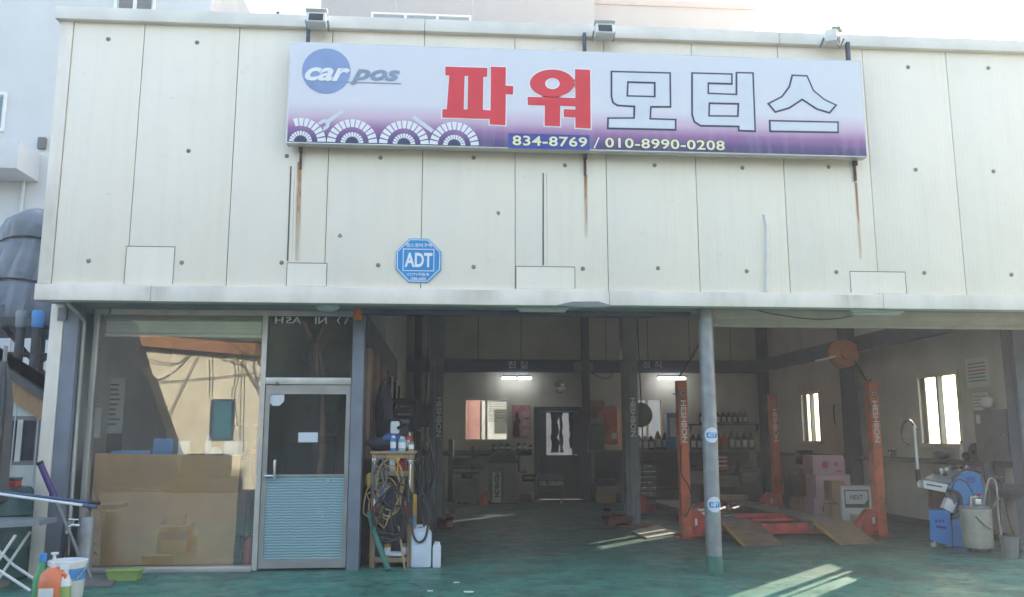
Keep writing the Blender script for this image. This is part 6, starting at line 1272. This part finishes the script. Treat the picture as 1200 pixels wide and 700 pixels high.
for i, px in enumerate((749, 756, 763, 771, 779, 787, 812, 819, 826, 842, 849, 857, 864)):
    mt = 'lift_red' if px in (842, 849) else ('grey_paint' if i % 4 == 1 else 'black_gloss'); red = px in (842, 849)
    oil_bottle(W(px, 515, Yk2+.15).x, Yk2+.15, zt_+.001, random.uniform(.30, .42), .14, mt, ('dull red' if red else 'grey' if mt == 'grey_paint' else 'black')+' oil bottle, '+ORD[i]+' from the left on the workbench', 'bottles on the bench', 'pale_print' if not red else 'card')
for i, px in enumerate((872, 880)): oil_bottle(W(px, 515, Yk2+.15).x, Yk2+.15, zt_+.001, .38, .15, 'black', ('left', 'right')[i]+' of two white-marked dark canisters at the right end of the workbench', 'canisters on the bench', 'white_print')
a, b = W(783, 512, 9.95), W(792, 484, 9.95); t = Thing('blue_can', ((a.x+b.x)/2, 10.0, zt_), 'blue and white tall tin on the bench behind the front lift post', 'tin'); t.part('body', MB().box(a.x-.02, b.x, 9.95, 10.1, zt_+.001, b.z, .01), 'blue'); t.part('label_sheet', MB().box(a.x+.05, b.x-.01, 9.945, 9.949, a.z, b.z-.1), 'paper')
# small litter and scraps on the floor in front
for i, (px, py, s_, lab) in enumerate(((534, 683, .035, 'small white paper scrap lying on the green floor before the middle bay'), (503, 693, .03, 'small white paper scrap nearer the street on the green floor'), (548, 694, .05, 'torn white paper scrap lying nearest the street on the green floor'))):
    p = WZ(px, py, .005); single('paper_scrap', MB().prism([(p.x+s_*math.cos(a)*random.uniform(.6, 1.5), p.y+s_*math.sin(a)*random.uniform(.5, 1), .006) for a in (0, 1.1, 2.2, 3.3, 4.6, 5.4)], (0, 0, .004)), 'paper', lab, 'scrap')

# tall dark shelving along the partition behind the rack
t = Thing('tall_shelving', (3.6, 5.2, 0), 'tall dark shelving crammed with parts along the office partition', 'shelving')
for y in (4.0, 5.2, 6.4):
    for x in (3.42, 3.80): t.part('upright', MB().box(x, x+.035, y, y+.035, .004, 2.3), 'charcoal')
for z in (.15, .6, 1.05, 1.5, 1.95): t.part('shelf', MB().box(3.42, 3.84, 4.0, 6.43, z, z+.025), 'charcoal')
k = 0
for z in (.176, .626, 1.076, 1.526):
    for y in (4.25, 4.75, 5.5, 6.05):
        k += 1; ww, hh = random.uniform(.12, .2), random.uniform(.18, .34); x = 3.63; mt = random.choice(['card', 'charcoal', 'grey_paint', 'black', 'steel_navy', 'rust'])
        q = Thing('parts_bin', (x, y, z), ORD[(k-1) % 4]+' parts bin from the street on the '+('lowest', 'second', 'third', 'top')[(k-1)//4]+' level of the tall shelving', 'bin', 'bins on the tall shelving')
        q.part('bin', MB().box(x-.16, x+.16, y-ww, y+ww, z, z+hh, .015), mt); q.part('front_label', MB().box(x-.1, x+.1, y-ww-.004, y-ww-.001, z+hh*.4, z+hh*.7), 'paper')

# more on the timber rack: tins, dark hoses and boxes on its shelves
for i, (x, z, wd, h, mt, lab) in enumerate(((3.58, .11, .12, .2, 'charcoal', 'dark tin box on the lowest rack shelf'), (3.60, .71, .14, .18, 'card', 'brown box on the middle rack shelf'), (3.79, .71, .13, .22, 'black', 'black box on the middle rack shelf'), (3.58, 1.03, .13, .12, 'charcoal', 'dark case on the upper rack shelf'), (3.76, 1.03, .16, .11, 'red', 'dull red tin on the upper rack shelf'))):
    q = Thing('shelf_box', (x, .98, z), lab, 'box'); q.part('body', MB().box(x-wd/2, x+wd/2, .90, 1.05, z, z+h, .01), mt); q.part('lid', MB().box(x-wd/2-.004, x+wd/2+.004, .896, 1.054, z+h+.0005, z+h+.015, .003), mt)
coil(3.70, .73, .52, .16, .24, 3, 'hose', .011, 'tangled black cable hanging low on the front of the rack', .1, 'power_cable')
coil(3.56, .74, .95, .07, .16, 3, 'grey_duct', .009, 'small grey cable coil at the upper left of the rack', .05, 'power_cable')
coil(3.97, .92, .95, .06, .24, 3, 'hose', .010, 'black cable coil hanging on the right upright of the rack', .06, 'power_cable')
coil(4.05, 1.25, 1.0, .09, .3, 3, 'hose', .014, 'thick black hose coil hanging behind the rack', .06)
blob('dark_tarp_heap', (4.02, 1.45, .004), (.16, .22, .42), 'black', 'black plastic heap on the floor behind the pale jugs', 'heap', seed=51)
blob('work_coat', (3.55, 1.35, 1.25), (.10, .2, .42), 'cloth_dark', 'dark work coat hanging on the partition behind the rack', 'coat', seed=52, amp=.18)
blob('blue_overalls', (3.52, 2.0, 1.1), (.09, .18, .5), 'steel_navy', 'navy overalls hanging on the partition further back', 'coat', seed=53, amp=.18)

# hand tools hung on the rack front and small bottles on its shelves
rnd = random.Random(77)
for i, (x, z, L, mt, nm, lab) in enumerate(((3.50, 1.14, .22, 'silver', 'spanner', 'bright spanner hanging first from the left on the rack'), (3.545, 1.15, .26, 'charcoal', 'pry_bar', 'dark pry bar hanging beside the bright spanner on the rack'), (3.90, 1.12, .3, 'silver', 'extension_bar', 'bright long bar hanging on the right upright of the rack'),
                                  (3.86, .64, .24, 'red', 'screwdriver', 'red handled screwdriver hanging at the lower right of the rack'), (3.62, .64, .2, 'charcoal', 'hammer', 'dark hammer hanging under the middle rail of the rack'), (3.76, 1.15, .18, 'yellow', 'tape_roll', 'yellow strap hanging from the top rail of the rack'))):
    y = .77; q = Thing(nm, (x, y, z-L), lab, 'tool'); q.part('shaft', MB().tube([(x, y, z), (x+rnd.uniform(-.02, .02), y-.01, z-L)], .009, 6), mt); q.part('head', MB().box(x-.022, x+.022, y-.015, y+.012, z-.01, z+.03, .005), mt); q.part('grip', MB().tube([(x, y-.006, z-L*.95), (x, y-.008, z-L*1.3)], .013, 8), 'black')
for i, (x, z, mt, cap, lab) in enumerate(((3.53, .71, 'blue', 'white', 'small blue bottle on the middle rack shelf'), (3.69, 1.03, 'white', 'red', 'small white bottle with red cap on the upper rack shelf'), (3.66, .11, 'yellow', 'black', 'small yellow bottle on the lowest rack shelf'), (3.84, .11, 'grey_paint', 'black', 'small grey bottle on the lowest rack shelf'))):
    can(x, .87, z, .035, .17, mt, cap, lab)
